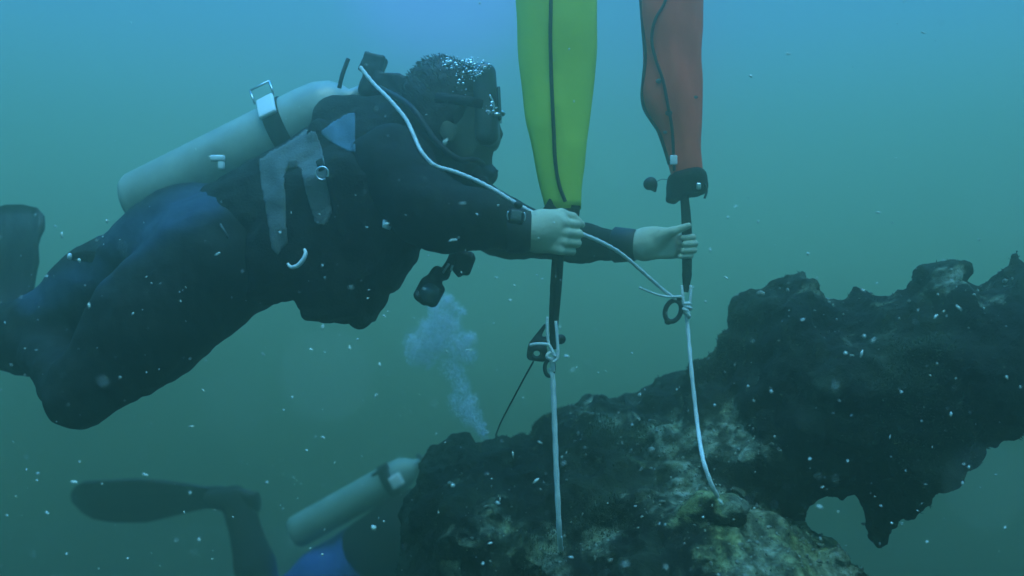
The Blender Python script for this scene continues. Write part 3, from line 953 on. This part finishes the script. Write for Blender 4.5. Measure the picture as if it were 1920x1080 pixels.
G().tube(PS([(636, 165, 2.16), (642, 140, 2.15), (653, 110, 2.15)], 5), .0055, 8).build('pull_stick', M_RUBBER, vest)
# hoses
G().tube(PS([(712, 165, 2.15), (770, 200, 2.02), (815, 262, 1.985), (858, 298, 1.98), (890, 300, 2.01), (905, 308, 2.06)], 8), .0075, 10).build('regulator_hose', M_RUBBER, SG)
G().tube(PS([(735, 190, 2.18), (790, 230, 2.30), (850, 300, 2.32), (890, 330, 2.2), (900, 330, 2.12)], 8), .0075, 10).build('inflator_hose', M_RUBBER, SG)
sr = Field(P(850, 390, 2.25) - Vector((0, .3, 0)), P(980, 250, 2.25) + Vector((0, .06, 0)), .004)
sr.cone(P(902, 319, dh), P(914, 327, dh), .031, .026, .012)
sr.box(P(905, 332, dh), (.026, .038, .022), .014, Matrix.Rotation(.5, 3, 'Y'), .012)
sr.cone(P(884, 302, dh), P(902, 317, dh), .016, .024, .012)
sr.cone(P(905, 340, dh - .05), P(905, 340, dh + .05), .013, .013, .012)
sv, sf = sr.mesh()
regu = mesh_obj('regulator', relax(sv, sf, 1), sf, M_RUBBER, SG)
G().tube([P(922, 328, dh), P(930, 331, dh)], .017, 16).build('purge_button', M_RUBBER, regu)
# hanging gauge console and spare regulator
G().tube(PS([(770, 430, 2.02), (820, 448, 2.0), (852, 460, 1.99), (848, 488, 1.99), (832, 512, 1.99)], 6), .012, 10).build('gauge_hose', M_RUBBER, SG)
gc = Field(P(760, 600, 2.05) - Vector((0, .12, 0)), P(905, 440, 2.05) + Vector((0, .05, 0)), .0035)
gc.box(P(805, 548, 1.99), (R(24, 2), .022, R(23, 2)), .012, Matrix.Rotation(.5, 3, 'Y'), .008)
gc.box(P(793, 560, 1.99), (R(12, 2), .018, R(9, 2)), .006, Matrix.Rotation(.7, 3, 'Y'), .006)
gc.box(P(812, 528, 1.99), (R(14, 2), .018, R(26, 2)), .012, Matrix.Rotation(-2.6, 3, 'Y'), .012)
gc.box(P(828, 512, 1.99), (R(16, 2), .016, R(10, 2)), .008, Matrix.Rotation(.4, 3, 'Y'), .008)
cv, cf = gc.mesh()
con = mesh_obj('gauge_console', cv, cf, M_RUBBER, SG)
G().tube([P(806, 549, 1.962), P(806, 549, 1.957)], R(18, 2), 20).build('dial', M_GLASS, con)
oc = Field(P(830, 550, 2.05) - Vector((0, .12, 0)), P(920, 440, 2.05) + Vector((0, .05, 0)), .0035)
oc.box(P(870, 494, 1.99), (R(17, 2), .022, R(20, 2)), .009, Matrix.Rotation(.35, 3, 'Y'), .008)
oc.box(P(860, 510, 1.99), (R(9, 2), .016, R(7, 2)), .004, Matrix.Rotation(.9, 3, 'Y'), .006)
oc.box(P(878, 480, 1.99), (R(10, 2), .016, R(8, 2)), .006, None, .008)
oc.cone(P(858, 482, 1.99), P(850, 462, 1.99), .012, .010, .01)
ov, of_ = oc.mesh()
mesh_obj('spare_regulator', ov, of_, M_RUBBER, SG)
for a_, b_ in (((842, 494), (830, 512)), ((849, 497), (845, 508))):
    G().tube([P(*a_, 1.965), P(*b_, 1.965)], .003, 6).build('clip', M_STEEL, con)

# ------------------------------------------------------------------ lift bags
def bag_mesh(levels, d, ratio, seed, amp=.004, n=48, ys=None):
    """levels: (y px, left px, right px); a soft tube standing in the water"""
    yv = [q[0] for q in levels]
    rows = []
    for y in np.linspace(yv[0], yv[-1], 70):
        l_ = np.interp(y, yv, [q[1] for q in levels]); r_ = np.interp(y, yv, [q[2] for q in levels])
        rows.append((y, l_, r_))
    # smooth the outline a little
    a = np.array(rows)
    for _ in range(2):
        a[1:-1, 1:] = (a[:-2, 1:] + 2 * a[1:-1, 1:] + a[2:, 1:]) / 4
    V, Fq = [], []
    for i, (y, l_, r_) in enumerate(a):
        c = P((l_ + r_) / 2, y, d); hw = R((r_ - l_) / 2, d)
        for j in range(n):
            t = 2 * math.pi * j / n
            V.append((c.x + hw * math.cos(t), c.y + hw * ratio * math.sin(t), c.z))
    V = np.array(V)
    k = len(a)
    for i in range(k - 1):
        for j in range(n):
            Fq.append((i * n + j, (i + 1) * n + j, (i + 1) * n + (j + 1) % n, i * n + (j + 1) % n))
    Fq = np.array(Fq)
    N = vnormals(V, Fq)
    V = V + N * (vnoise(V * np.array([1.6, 1.6, .7]), 12, seed) * amp + vnoise(V * np.array([2.2, 2.2, .5]), 26, seed + 3) * amp * .5)[:, None]
    caps = [tuple(range(n)), tuple((k - 1) * n + j for j in range(n))[::-1]]
    return V, [tuple(q) for q in Fq] + caps

YB = thing('lift_bag', 'yellow tubular lift bag rising out of the picture, near hand on its strap', 'lift bag', P(1045, 400, 1.9))
YL = [(-820, 1020, 1060), (-810, 1005, 1075), (-780, 985, 1097), (-720, 972, 1110), (-500, 965, 1118), (-100, 962, 1119), (0, 963, 1118), (100, 969, 1117), (160, 976, 1112), (240, 989, 1104), (300, 1003, 1099), (345, 1013, 1094), (392, 1022, 1088)]
v, f = bag_mesh(YL, 1.96, .62, 3, amp=.004)
ybag = mesh_obj('bag', v, f, M_YELLOW, YB)
YBV = BVHTree.FromPolygons(v.tolist(), f)
def onbag(bvh, px, py, off):
    loc, _ = hit(px, py, bvh)
    loc = P(px, py, 1.96 if bvh is YBV else 2.16) if loc is None else loc
    return loc - loc.normalized() * off
G().tube(spline([onbag(YBV, x, y, .004) for x, y in ((1034, -300), (1034, -120), (1033, 0), (1032, 70), (1034, 150), (1038, 240), (1041, 300), (1048, 345), (1060, 378))], 8), .0042, 8).build('dump_cord', M_DARKCORD, YB)
g = G()
tri = [(1018, 392), (1030, 372), (1040, 376), (1046, 366), (1054, 374), (1068, 384), (1088, 386), (1086, 405), (1060, 425), (1030, 420)]
fr = [P(x, y, 1.935) for x, y in tri]; bk = [P(x, y, 1.985) for x, y in tri]
n = len(tri)
g.add(fr + bk, [tuple(range(n))[::-1], tuple(range(n, 2 * n))] + [(i, (i + 1) % n, n + (i + 1) % n, n + i) for i in range(n)])
g.build('collar', M_BLACK, YB, smooth=False)
# bridle webbing down through the fist to the rope
G().tube(PS([(1046, 410, 1.945), (1047, 440, 1.895), (1044, 490, 1.90), (1040, 550, 1.90), (1037, 610, 1.90), (1038, 655, 1.90)], 6), [.013, .013, .013, .013, .013, .012, .012, .012, .012, .012, .012, .012, .012, .012, .012, .012, .012, .012, .011, .011, .011, .011, .010, .010, .009, .009, .008, .008, .008, .007, .006], 10, flat=(.35, 1)).build('bridle_strap', M_BLACK, YB)
G().tube(PS([(1052, 415, 1.95), (1053, 445, 1.90), (1050, 490, 1.89), (1046, 545, 1.89), (1040, 610, 1.895)], 6), .008, 8, flat=(.3, 1)).build('bridle_strap', M_BLACK, YB)
# clip and spool hanging at the lower end
k = Field(P(965, 720, 1.95) - Vector((.02, .12, .02)), P(1080, 590, 1.95) + Vector((.02, .05, .02)), .003)
k.box(P(1007, 662, 1.91), (R(19, 1.9), .016, R(15, 1.9)), .010, Matrix.Rotation(.12, 3, 'Y'), .006)
k.cone(P(1000, 643, 1.91), P(1022, 610, 1.91), .008, .004, .012)
k.cone(P(1010, 641, 1.91), P(1052, 636, 1.915), .010, .011, .008)
k.ell(P(1007, 664, 1.90), (.011, .03, .009), None, 0, sub=True)
kv, kf = k.mesh()
mesh_obj('reel', kv, kf, M_RUBBER, YB)
G().torus(P(1030, 690, 1.90), R(10, 1.9), .0045, None, .85, 1.5).build('shackle', M_RUBBER, YB)
g = G().tube(PS([(1040, 397, 1.93), (1040, 402, 1.93)], 2), .004)

RB = thing('lift_bag', 'dark red half-filled lift bag with a bulge, far hand on its strap', 'lift bag', P(1285, 370, 2.12))
RL = [(-720, 1240, 1280), (-708, 1222, 1295), (-660, 1205, 1310), (-400, 1192, 1318), (-100, 1195, 1317), (0, 1198, 1317), (60, 1203, 1317), (105, 1208, 1316), (140, 1205, 1316), (175, 1200, 1315), (200, 1203, 1315), (222, 1214, 1315), (245, 1230, 1315), (275, 1240, 1314), (305, 1249, 1315), (340, 1257, 1318)]
v, f = bag_mesh(RL, 2.16, .60, 11, amp=.008)
rbag = mesh_obj('bag', v, f, M_RED, RB)
RBV = BVHTree.FromPolygons(v.tolist(), f)
G().tube(spline([onbag(RBV, x, y, .004) for x, y in ((1262, -150), (1256, -40), (1246, 5), (1228, 38), (1222, 75), (1230, 112), (1243, 150), (1252, 195), (1260, 240), (1263, 290), (1264, 320))], 8), .0036, 8).build('dump_cord', M_DARKCORD, RB)
G().tube(spline([onbag(RBV, x + 3, y, .002) for x, y in ((1197, -20), (1203, 60), (1207, 105), (1204, 142), (1201, 178), (1205, 203), (1217, 224), (1232, 247), (1242, 275), (1252, 308))], 6), .0045, 8).build('seam', M_DARKCORD, RB)
G().box(onbag(RBV, 1263, 300, .008), (R(7, 2.1), .004, R(9, 2.1)), None, .3).build('tag', M_WHITE, RB)
for x, y, s in ((1235, 152, .006), (1254, 212, .007), (1305, 182, .004), (1247, 248, .004)):
    G().ball(onbag(RBV, x, y, .003), (s * 1.3, s * .5, s), sub=2).build('valve', M_GREYFAB, RB)
k = Field(P(1230, 400, 2.3) - Vector((.02, .3, .02)), P(1345, 290, 2.3) + Vector((.02, .05, .02)), .004)
k.box(P(1288, 345, 2.16), (R(33, 2.16), .05, R(24, 2.16)), .022, Matrix.Rotation(-.16, 3, 'Y'), .01)
k.box(P(1264, 362, 2.16), (R(11, 2.16), .04, R(16, 2.16)), .008, Matrix.Rotation(.1, 3, 'Y'), .015)
kv, kf = k.mesh()
mesh_obj('collar', kv + vnormals(kv, kf) * (vnoise(kv, 30, 2) * .005)[:, None], kf, M_BLACK, RB)
G().tube(PS([(1283, 368, 2.14), (1286, 400, 2.125), (1288, 440, 2.115), (1288, 480, 2.115), (1288, 515, 2.115), (1286, 548, 2.115)], 6), [.011 + .002 * math.sin(i / 9) if i < 24 else .013 - (i - 24) * .0012 for i in range(31)], 10, flat=(.4, 1)).build('bridle_strap', M_BLACK, RB)
G().box(P(1310, 349, 2.10), (.006, .004, .008), None, .4).build('clip', M_STEEL, RB)
G().tube(PS([(1322, 345, 2.11), (1325, 358, 2.11), (1321, 372, 2.11)], 4), .003, 6).build('pull_cord', M_DARKCORD, RB)
k = Field(P(1195, 375, 2.2) - Vector((.02, .1, .02)), P(1245, 325, 2.2) + Vector((.02, .02, .02)), .003)
k.cone(P(1218, 345, 2.15), P(1222, 346, 2.15), .016, .014, .004)
k.cone(P(1222, 340, 2.15), P(1228, 358, 2.15), .010, .004, .008)
kv, kf = k.mesh()
mesh_obj('toggle', kv, kf, M_RUBBER, RB)['label'] = 'small dark toggle hanging beside the bag mouth'
G().tube(PS([(1228, 342, 2.15), (1242, 336, 2.15), (1256, 338, 2.15)], 4), .0008, 5).build('toggle_cord', M_DARKCORD, RB)
# open ring clipped below the red bag
g = G().torus(P(1262, 583, 2.10), R(17, 2.1), .006, Matrix.Rotation(.35, 3, 'Y'), .85, 1.2)
g.ball(P(1253, 603, 2.10), (.010, .008, .008), sub=2)
g.ball(P(1272, 560, 2.10), (.009, .008, .008), sub=2)
g.build('ring', M_RUBBER, RB)

# ------------------------------------------------------------------ ropes
def rope(name, label, pts, r, n=8):
    q = spline(pts, n)
    o = G().tube(q, [r * (1 + .10 * math.sin(i * 1.7)) for i in range(len(q))], 8).build(name, M_ROPE)
    o['label'] = label; o['category'] = 'rope'
    return o
def near(px, py, off=.007):
    loc, _ = hit(px, py, DIV_BVH)
    return loc - loc.normalized() * off
pts = [P(676, 126, 2.11), P(700, 156, 2.08), P(730, 186, 2.03), P(760, 222, 1.985), P(775, 252, 1.95), P(790, 284, 1.93), P(815, 310, 1.91), P(850, 321, 1.89), P(890, 337, 1.875), P(930, 358, 1.865), P(965, 380, 1.862), P(1000, 400, 1.868), P(1030, 418, 1.888), P(1060, 430, 1.893), P(1086, 437, 1.900), P(1125, 453, 1.93), P(1165, 476, 1.98), P(1205, 510, 2.03), P(1245, 545, 2.08), P(1283, 572, 2.11)]
pts = spline(pts, 4)
for i_, p_ in enumerate(pts):
    x_, y_ = 960 + FPX * p_.x / p_.y, 540 - FPX * p_.z / p_.y
    if x_ < 995:
        h_, _ = hit(x_, y_, DIV_BVH)
        if h_ is not None and h_.y - .006 < p_.y:
            pts[i_] = P(x_, y_, h_.y - .006)
rope('rope', 'thin pale line draped over the diver\'s shoulder and held in the near fist', pts, .0046, 3)
rl, _ = hit(1052, 1034)
rope('rope', 'taut pale rope from the yellow bag\'s strap down to the rock', [P(1033, 690, 1.90), P(1037, 720, 1.90), P(1040, 800, 1.90), P(1044, 900, 1.90), P(1049, 1000, min(1.92, rl.y - .01)), P(1052, 1034, rl.y), P(1053, 1045, rl.y + .03)], .0060)
rl2, _ = hit(1345, 930)
rope('rope', 'pale rope from the red bag\'s strap curving down to the rock', [P(1286, 570, 2.11), P(1290, 620, 2.10), P(1297, 700, 2.06), P(1307, 790, 2.02), P(1318, 860, min(2.0, rl2.y)), P(1333, 905, min(1.98, rl2.y - .02)), P(1345, 930, rl2.y), P(1350, 940, rl2.y + .03)], .0050)
# knots at the strap ends
k1 = thing('rope_knot', 'knotted pale cord loop round the yellow bag\'s strap end', 'knot', P(1038, 650, 1.9))
G().tube(PS([(1026, 594, 1.888), (1026, 620, 1.885), (1029, 645, 1.885), (1036, 662, 1.883), (1042, 668, 1.883)], 6), .0032, 8).build('cord_loop', M_ROPE, k1)
G().tube(PS([(1042, 602, 1.888), (1044, 625, 1.885), (1046, 655, 1.884), (1045, 672, 1.884), (1037, 679, 1.884)], 6), .0034, 8).build('cord_loop', M_ROPE, k1)
G().tube(PS([(994, 647, 1.887), (1005, 645, 1.882), (1020, 645, 1.882), (1030, 648, 1.883), (1037, 662, 1.882)], 6), .0036, 8).build('cord_loop', M_ROPE, k1)
G().torus(P(1033, 667, 1.885), .0085, .0038, Matrix.Rotation(.5, 3, 'Z'), 1.2, .8).build('hitch', M_ROPE, k1)
G().tube(PS([(1033, 672, 1.886), (1036, 684, 1.892), (1037, 696, 1.898)], 4), .005, 8).build('hitch', M_ROPE, k1)
k2 = thing('rope_knot', 'knotted pale cord loop round the red bag\'s strap end', 'knot', P(1287, 570, 2.1))
G().tube(PS([(1278, 535, 2.10), (1280, 555, 2.097), (1283, 572, 2.095), (1290, 582, 2.095)], 6), .0036, 8).build('cord_loop', M_ROPE, k2)
G().tube(PS([(1295, 535, 2.10), (1295, 555, 2.097), (1292, 572, 2.095), (1285, 582, 2.095)], 6), .0036, 8).build('cord_loop', M_ROPE, k2)
g = G()
for a_, (dx, dy) in enumerate(((0, 570), (2, 577), (-2, 583), (1, 589))):
    g.torus(P(1287 + dx, dy, 2.10), .0085, .0042, Matrix.Rotation(.3 * a_, 3, 'Y') @ Matrix.Rotation(1.35, 3, 'X'), 1.1, .9, 16)
g.build('hitch', M_ROPE, k2)
rope('rope_tail', 'short loose pale cord end left of the red bag\'s knot', [P(1278, 556, 2.09), P(1250, 556, 2.07), P(1225, 550, 2.06), P(1199, 539, 2.05)], .0028)
lo_, _ = hit(930, 828)
lo_ = lo_ if lo_ is not None else P(930, 828, 2.4)
o = G().tube(PS([(1000, 678, 1.905), (985, 705, 1.96), (962, 748, 2.1), (940, 790, 2.25), (930, 815, lo_.y - .02)], 6) + [lo_ + Vector((0, .02, -.01))], .0022, 6).build('cord', M_DARKCORD)
o['label'] = 'thin dark cord slanting from the reel down to the rock'; o['category'] = 'cord'

# ------------------------------------------------------------------ the second diver behind the rock
D2 = thing('person', 'second diver half hidden behind the rock, one finned leg trailing left', 'person', P(640, 1090, 4.0))
d2 = 4.05
B2 = Field((-1.65, 3.45, -2.2), (.25, 4.65, -.45), .014)
def C2(x, y, d, r): return (P(x, y, d), R(r, d))
B2.chain([C2(880, 955, d2, 60), C2(780, 1000, d2, 70), C2(690, 1050, d2, 66), C2(620, 1085, d2, 66)], .06)
B2.chain([C2(600, 1085, d2 - .10, 55), C2(560, 1120, d2 - .10, 46), C2(505, 1165, d2 - .12, 36), C2(478, 1060, d2 - .05, 36), C2(452, 965, d2, 27), C2(440, 935, d2, 22), C2(400, 935, d2, 20)], .03)
B2.chain([C2(620, 1100, d2 + .14, 55), C2(520, 1190, d2 + .14, 40), C2(400, 1230, d2 + .2, 30), C2(300, 1240, d2 + .25, 22)], .03)
B2.chain([C2(860, 930, d2 - .16, 34), C2(930, 1000, d2 - .24, 26), C2(1000, 960, d2 - .2, 18), C2(1025, 945, d2 - .2, 18)], .03)
B2.chain([C2(880, 920, d2 + .16, 34), C2(960, 990, d2 + .24, 26), C2(1020, 940, d2 + .2, 18), C2(1045, 925, d2 + .2, 18)], .03)
B2.cone(P(880, 930, d2), P(905, 900, d2), .07, .06, .03)
B2.ell(P(912, 880, d2), (.10, .08, .12), None, .03)
v2, f2 = B2.mesh(); v2 = relax(v2, f2, 2)
x2, y2 = to_px(v2)
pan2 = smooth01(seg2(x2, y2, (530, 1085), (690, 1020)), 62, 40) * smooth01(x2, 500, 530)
sk2 = smooth01(seg2(x2, y2, (905, 885), (930, 880)), 40, 30) * .8
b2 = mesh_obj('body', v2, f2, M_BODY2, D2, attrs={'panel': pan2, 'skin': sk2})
b2['label'] = 'body in a black wetsuit with bright blue hips'
fin(P(455, 938, d2), P(150, 935, d2 + .05), .27, Vector((.0, -.45, 1)), M_RUBBER, D2, wave=.018, prof=[(-.1, .30), (0, .38), (.12, .42), (.24, .36), (.4, .55), (.6, .76), (.8, .74), (.94, .66), (1.0, .48)])
fin(P(310, 1238, d2 + .25), P(60, 1240, d2 + .35), .24, Vector((0, 1, .4)), M_RUBBER, D2)
S2 = thing('scuba_gear', 'pale slim scuba tank on the second diver behind the rock', 'scuba gear', P(660, 950, d2))
A2, B2_ = P(546, 1003, d2 - .05), P(782, 872, d2 - .02)
ax2 = (B2_ - A2).normalized(); L2 = (B2_ - A2).length; r2 = .076
pr = [(0, .5), (.008, .8), (.025, .97), (.05, 1), (L2 - .12, 1), (L2 - .06, .92), (L2 - .02, .6), (L2, .35), (L2 + .05, .3)]
t2 = G().tube([A2 + ax2 * t for t, r in pr], [r * r2 for t, r in pr], 32).build('tank', M_TANK2, S2)
G().tube([A2 + ax2 * (L2 - .17), A2 + ax2 * (L2 - .12)], r2 + .006, 28).build('tank_band', M_BLACK, t2)
c2 = A2 + ax2 * (L2 - .155) + Vector((-.03, -.04, .055))
G().box(c2, (.045, .012, .010), Matrix.Rotation(-.5, 3, 'Y'), .3).build('cam_lever', M_RUBBER, t2)
G().box(A2 + ax2 * (L2 - .10) + Vector((.0, -.075, -.01)), (.03, .012, .03), Matrix.Rotation(-.5, 3, 'Y'), .3).build('band_buckle', M_WHITE, t2)
G().tube([P(782, 852, d2 - .05), P(800, 868, d2 - .05)], .010, 8).build('valve', M_RUBBER, t2)
V2 = Field((-1.0, 3.6, -1.5), (.1, 4.5, -.6), .014)
V2.chain([C2(880, 960, d2 - .03, 66), C2(770, 1000, d2 - .03, 76), C2(700, 1035, d2 - .03, 66)], .05)
vv, vf = V2.mesh()
mesh_obj('vest', relax(vv, vf, 1), vf, M_BLACK, S2)

# ------------------------------------------------------------------ bubbles breathed out
i0 = np.array([(0, 0, 1), (0, 0, -1), (1, 0, 0), (-1, 0, 0), (0, 1, 0), (0, -1, 0)], float)
f0 = np.array([(0, 2, 4), (0, 4, 3), (0, 3, 5), (0, 5, 2), (1, 4, 2), (1, 3, 4), (1, 5, 3), (1, 2, 5)])
def bubbles(name, label, cores, n, rmin, rmax, seed, squash=.8, froth=None):
    r = np.random.default_rng(seed)
    w = np.array([c[3] ** 2 * c[4] for c in cores]); w = w / w.sum()
    g = []
    bm = bmesh.new(); bmesh.ops.create_icosphere(bm, subdivisions=2, radius=1)
    iv = np.array([q.co for q in bm.verts]); if_ = np.array([[q.index for q in f.verts] for f in bm.faces]); bm.free()
    for _ in range(n):
        c = cores[r.choice(len(cores), p=w)]
        dd = r.standard_normal(3); dd /= np.linalg.norm(dd)
        rad = r.random() ** .5 * (1 + .12 * r.standard_normal())
        p = np.array(P(c[0], c[1], c[2])) + dd * rad * R(c[3], c[2]) * np.array([1, 1, 1])
        s = rmin + (rmax - rmin) * r.random() ** 3
        g.append(((iv if s > .007 else icv if s > .003 else i0) * s * np.array([1, 1, squash]) + p, if_ if s > .007 else icf if s > .003 else f0))
    v, f = join(g)
    f = f.tolist()
    if froth:                                   # the packed froth in the middle of the plume
        pc = [np.array(P(q[0], q[1], q[2])) for q in froth]
        fl = Field(np.min(pc, 0) - .2, np.max(pc, 0) + .2, .007)
        for q, p in zip(froth, pc):
            rr = R(q[3], q[2])
            fl.ell(p, (rr, rr * .7, rr), None, .02)
            for _ in range(14):
                dd = r.standard_normal(3); dd /= np.linalg.norm(dd)
                s = rr * r.uniform(.22, .42)
                fl.ell(p + dd * rr * np.array([.85, .6, .85]), (s, s, s), None, .012)
        fv, ff = fl.mesh(); fv = relax(fv, ff, 1)
        fv = fv + vnormals(fv, ff) * (vnoise(fv, 45, 2) * .006 + vnoise(fv, 90, 3) * .004)[:, None]
        f += (ff + len(v)).tolist()
        v = np.concatenate([v, fv])
    o = mesh_obj(name, v, f, M_BUBBLE)
    o['kind'] = 'stuff'; o['label'] = label
    return o
db = 2.7
bubbles('bubble_plume', 'milky blue plume of exhaled bubbles rising from behind the rock',
        [(908, 814, db, 12, 1), (898, 800, db, 16, 1), (884, 782, db, 22, 1.1), (868, 764, db, 24, 1.2), (884, 752, db, 16, 1.1), (850, 750, db, 14, 1), (866, 728, db, 20, .9), (856, 704, db, 22, .6), (846, 686, db, 26, .6),
         (878, 668, db, 18, 1.1), (862, 648, db, 28, 1.2), (882, 634, db, 14, 1.2), (776, 668, db, 20, .9), (800, 676, db, 20, .9), (780, 642, db, 24, 1.1), (808, 650, db, 30, 1), (830, 630, db, 34, 1.2),
         (800, 614, db, 20, 1.2), (848, 606, db, 20, 1.2), (824, 596, db, 24, 1.3), (816, 576, db, 16, 1.2), (838, 564, db, 15, 1.4), (866, 584, db, 11, 1.1), (852, 576, db, 12, 1.1)],
        21000, .0006, .0025, 4)
bubbles('head_bubbles', 'loose silvery bubbles over the diver\'s hair and mask',
        [(880, 116, 2.06, 15, 2), (893, 136, 2.03, 14, 1.4), (848, 122, 2.03, 24, .5), (905, 128, 2.03, 22, .6), (920, 205, 2.0, 14, .6), (830, 265, 1.95, 7, .4), (870, 150, 2.0, 30, .2)], 240, .0012, .0060, 9)
# ------------------------------------------------------------------ drifting specks in the water
r = np.random.default_rng(21)
g = []
def speck(px, py, d, s, el=1.0):
    w = icv * (1 + .3 * r.standard_normal((len(icv), 1)))
    a = r.random() * 6.28
    w = w * np.array([el, 1, 1]) * s
    w = np.stack([w[:, 0] * math.cos(a) - w[:, 2] * math.sin(a), w[:, 1], w[:, 0] * math.sin(a) + w[:, 2] * math.cos(a)], 1)
    g.append((w + np.array(P(px, py, d)), icf))
for _ in range(900):
    d = r.uniform(.7, 1.4) if r.random() < .2 else r.uniform(1.45, 1.82)
    s = (.0005 + .0012 * r.random() ** 4) * d
    speck(r.uniform(-300, 2220), r.uniform(-150, 1230) if r.random() < .35 else r.uniform(380, 1230), d, s, r.choice([1, 1, 1.4, 2.2, 3.2]))
for px, py, s in ((835, 266, .004), (720, 592, .003), (140, 905, .004), (700, 988, .0042), (167, 573, .0032), (849, 910, .0032), (933, 943, .0030), (548, 745, .0022), (70, 888, .003), (88, 962, .003),
                  (1446, 734, .003), (1585, 662, .003), (1518, 862, .003), (1690, 735, .0026), (1620, 630, .0026), (724, 420, .0030), (1365, 408, .0022), (1515, 476, .0026), (604, 498, .002), (957, 563, .0025),
                  (272, 890, .003), (583, 655, .0022), (1340, 760, .002), (1200, 740, .0022), (1805, 906, .0024), (1884, 990, .0022), (500, 905, .0022), (1063, 668, .003)):
    speck(px, py, 1.55, s, r.choice([1, 1.3, 1.8]))
for px, py, d, s in ((612, 712, .16, .0016), (1890, 410, .18, .0016), (1846, 916, .17, .0012), (440, 760, .2, .0010)):
    speck(px, py, d, s)
v, f = join(g)
o = mesh_obj('marine_snow', v, f, M_SNOW); o['kind'] = 'stuff'; o['label'] = 'pale specks drifting through the water'
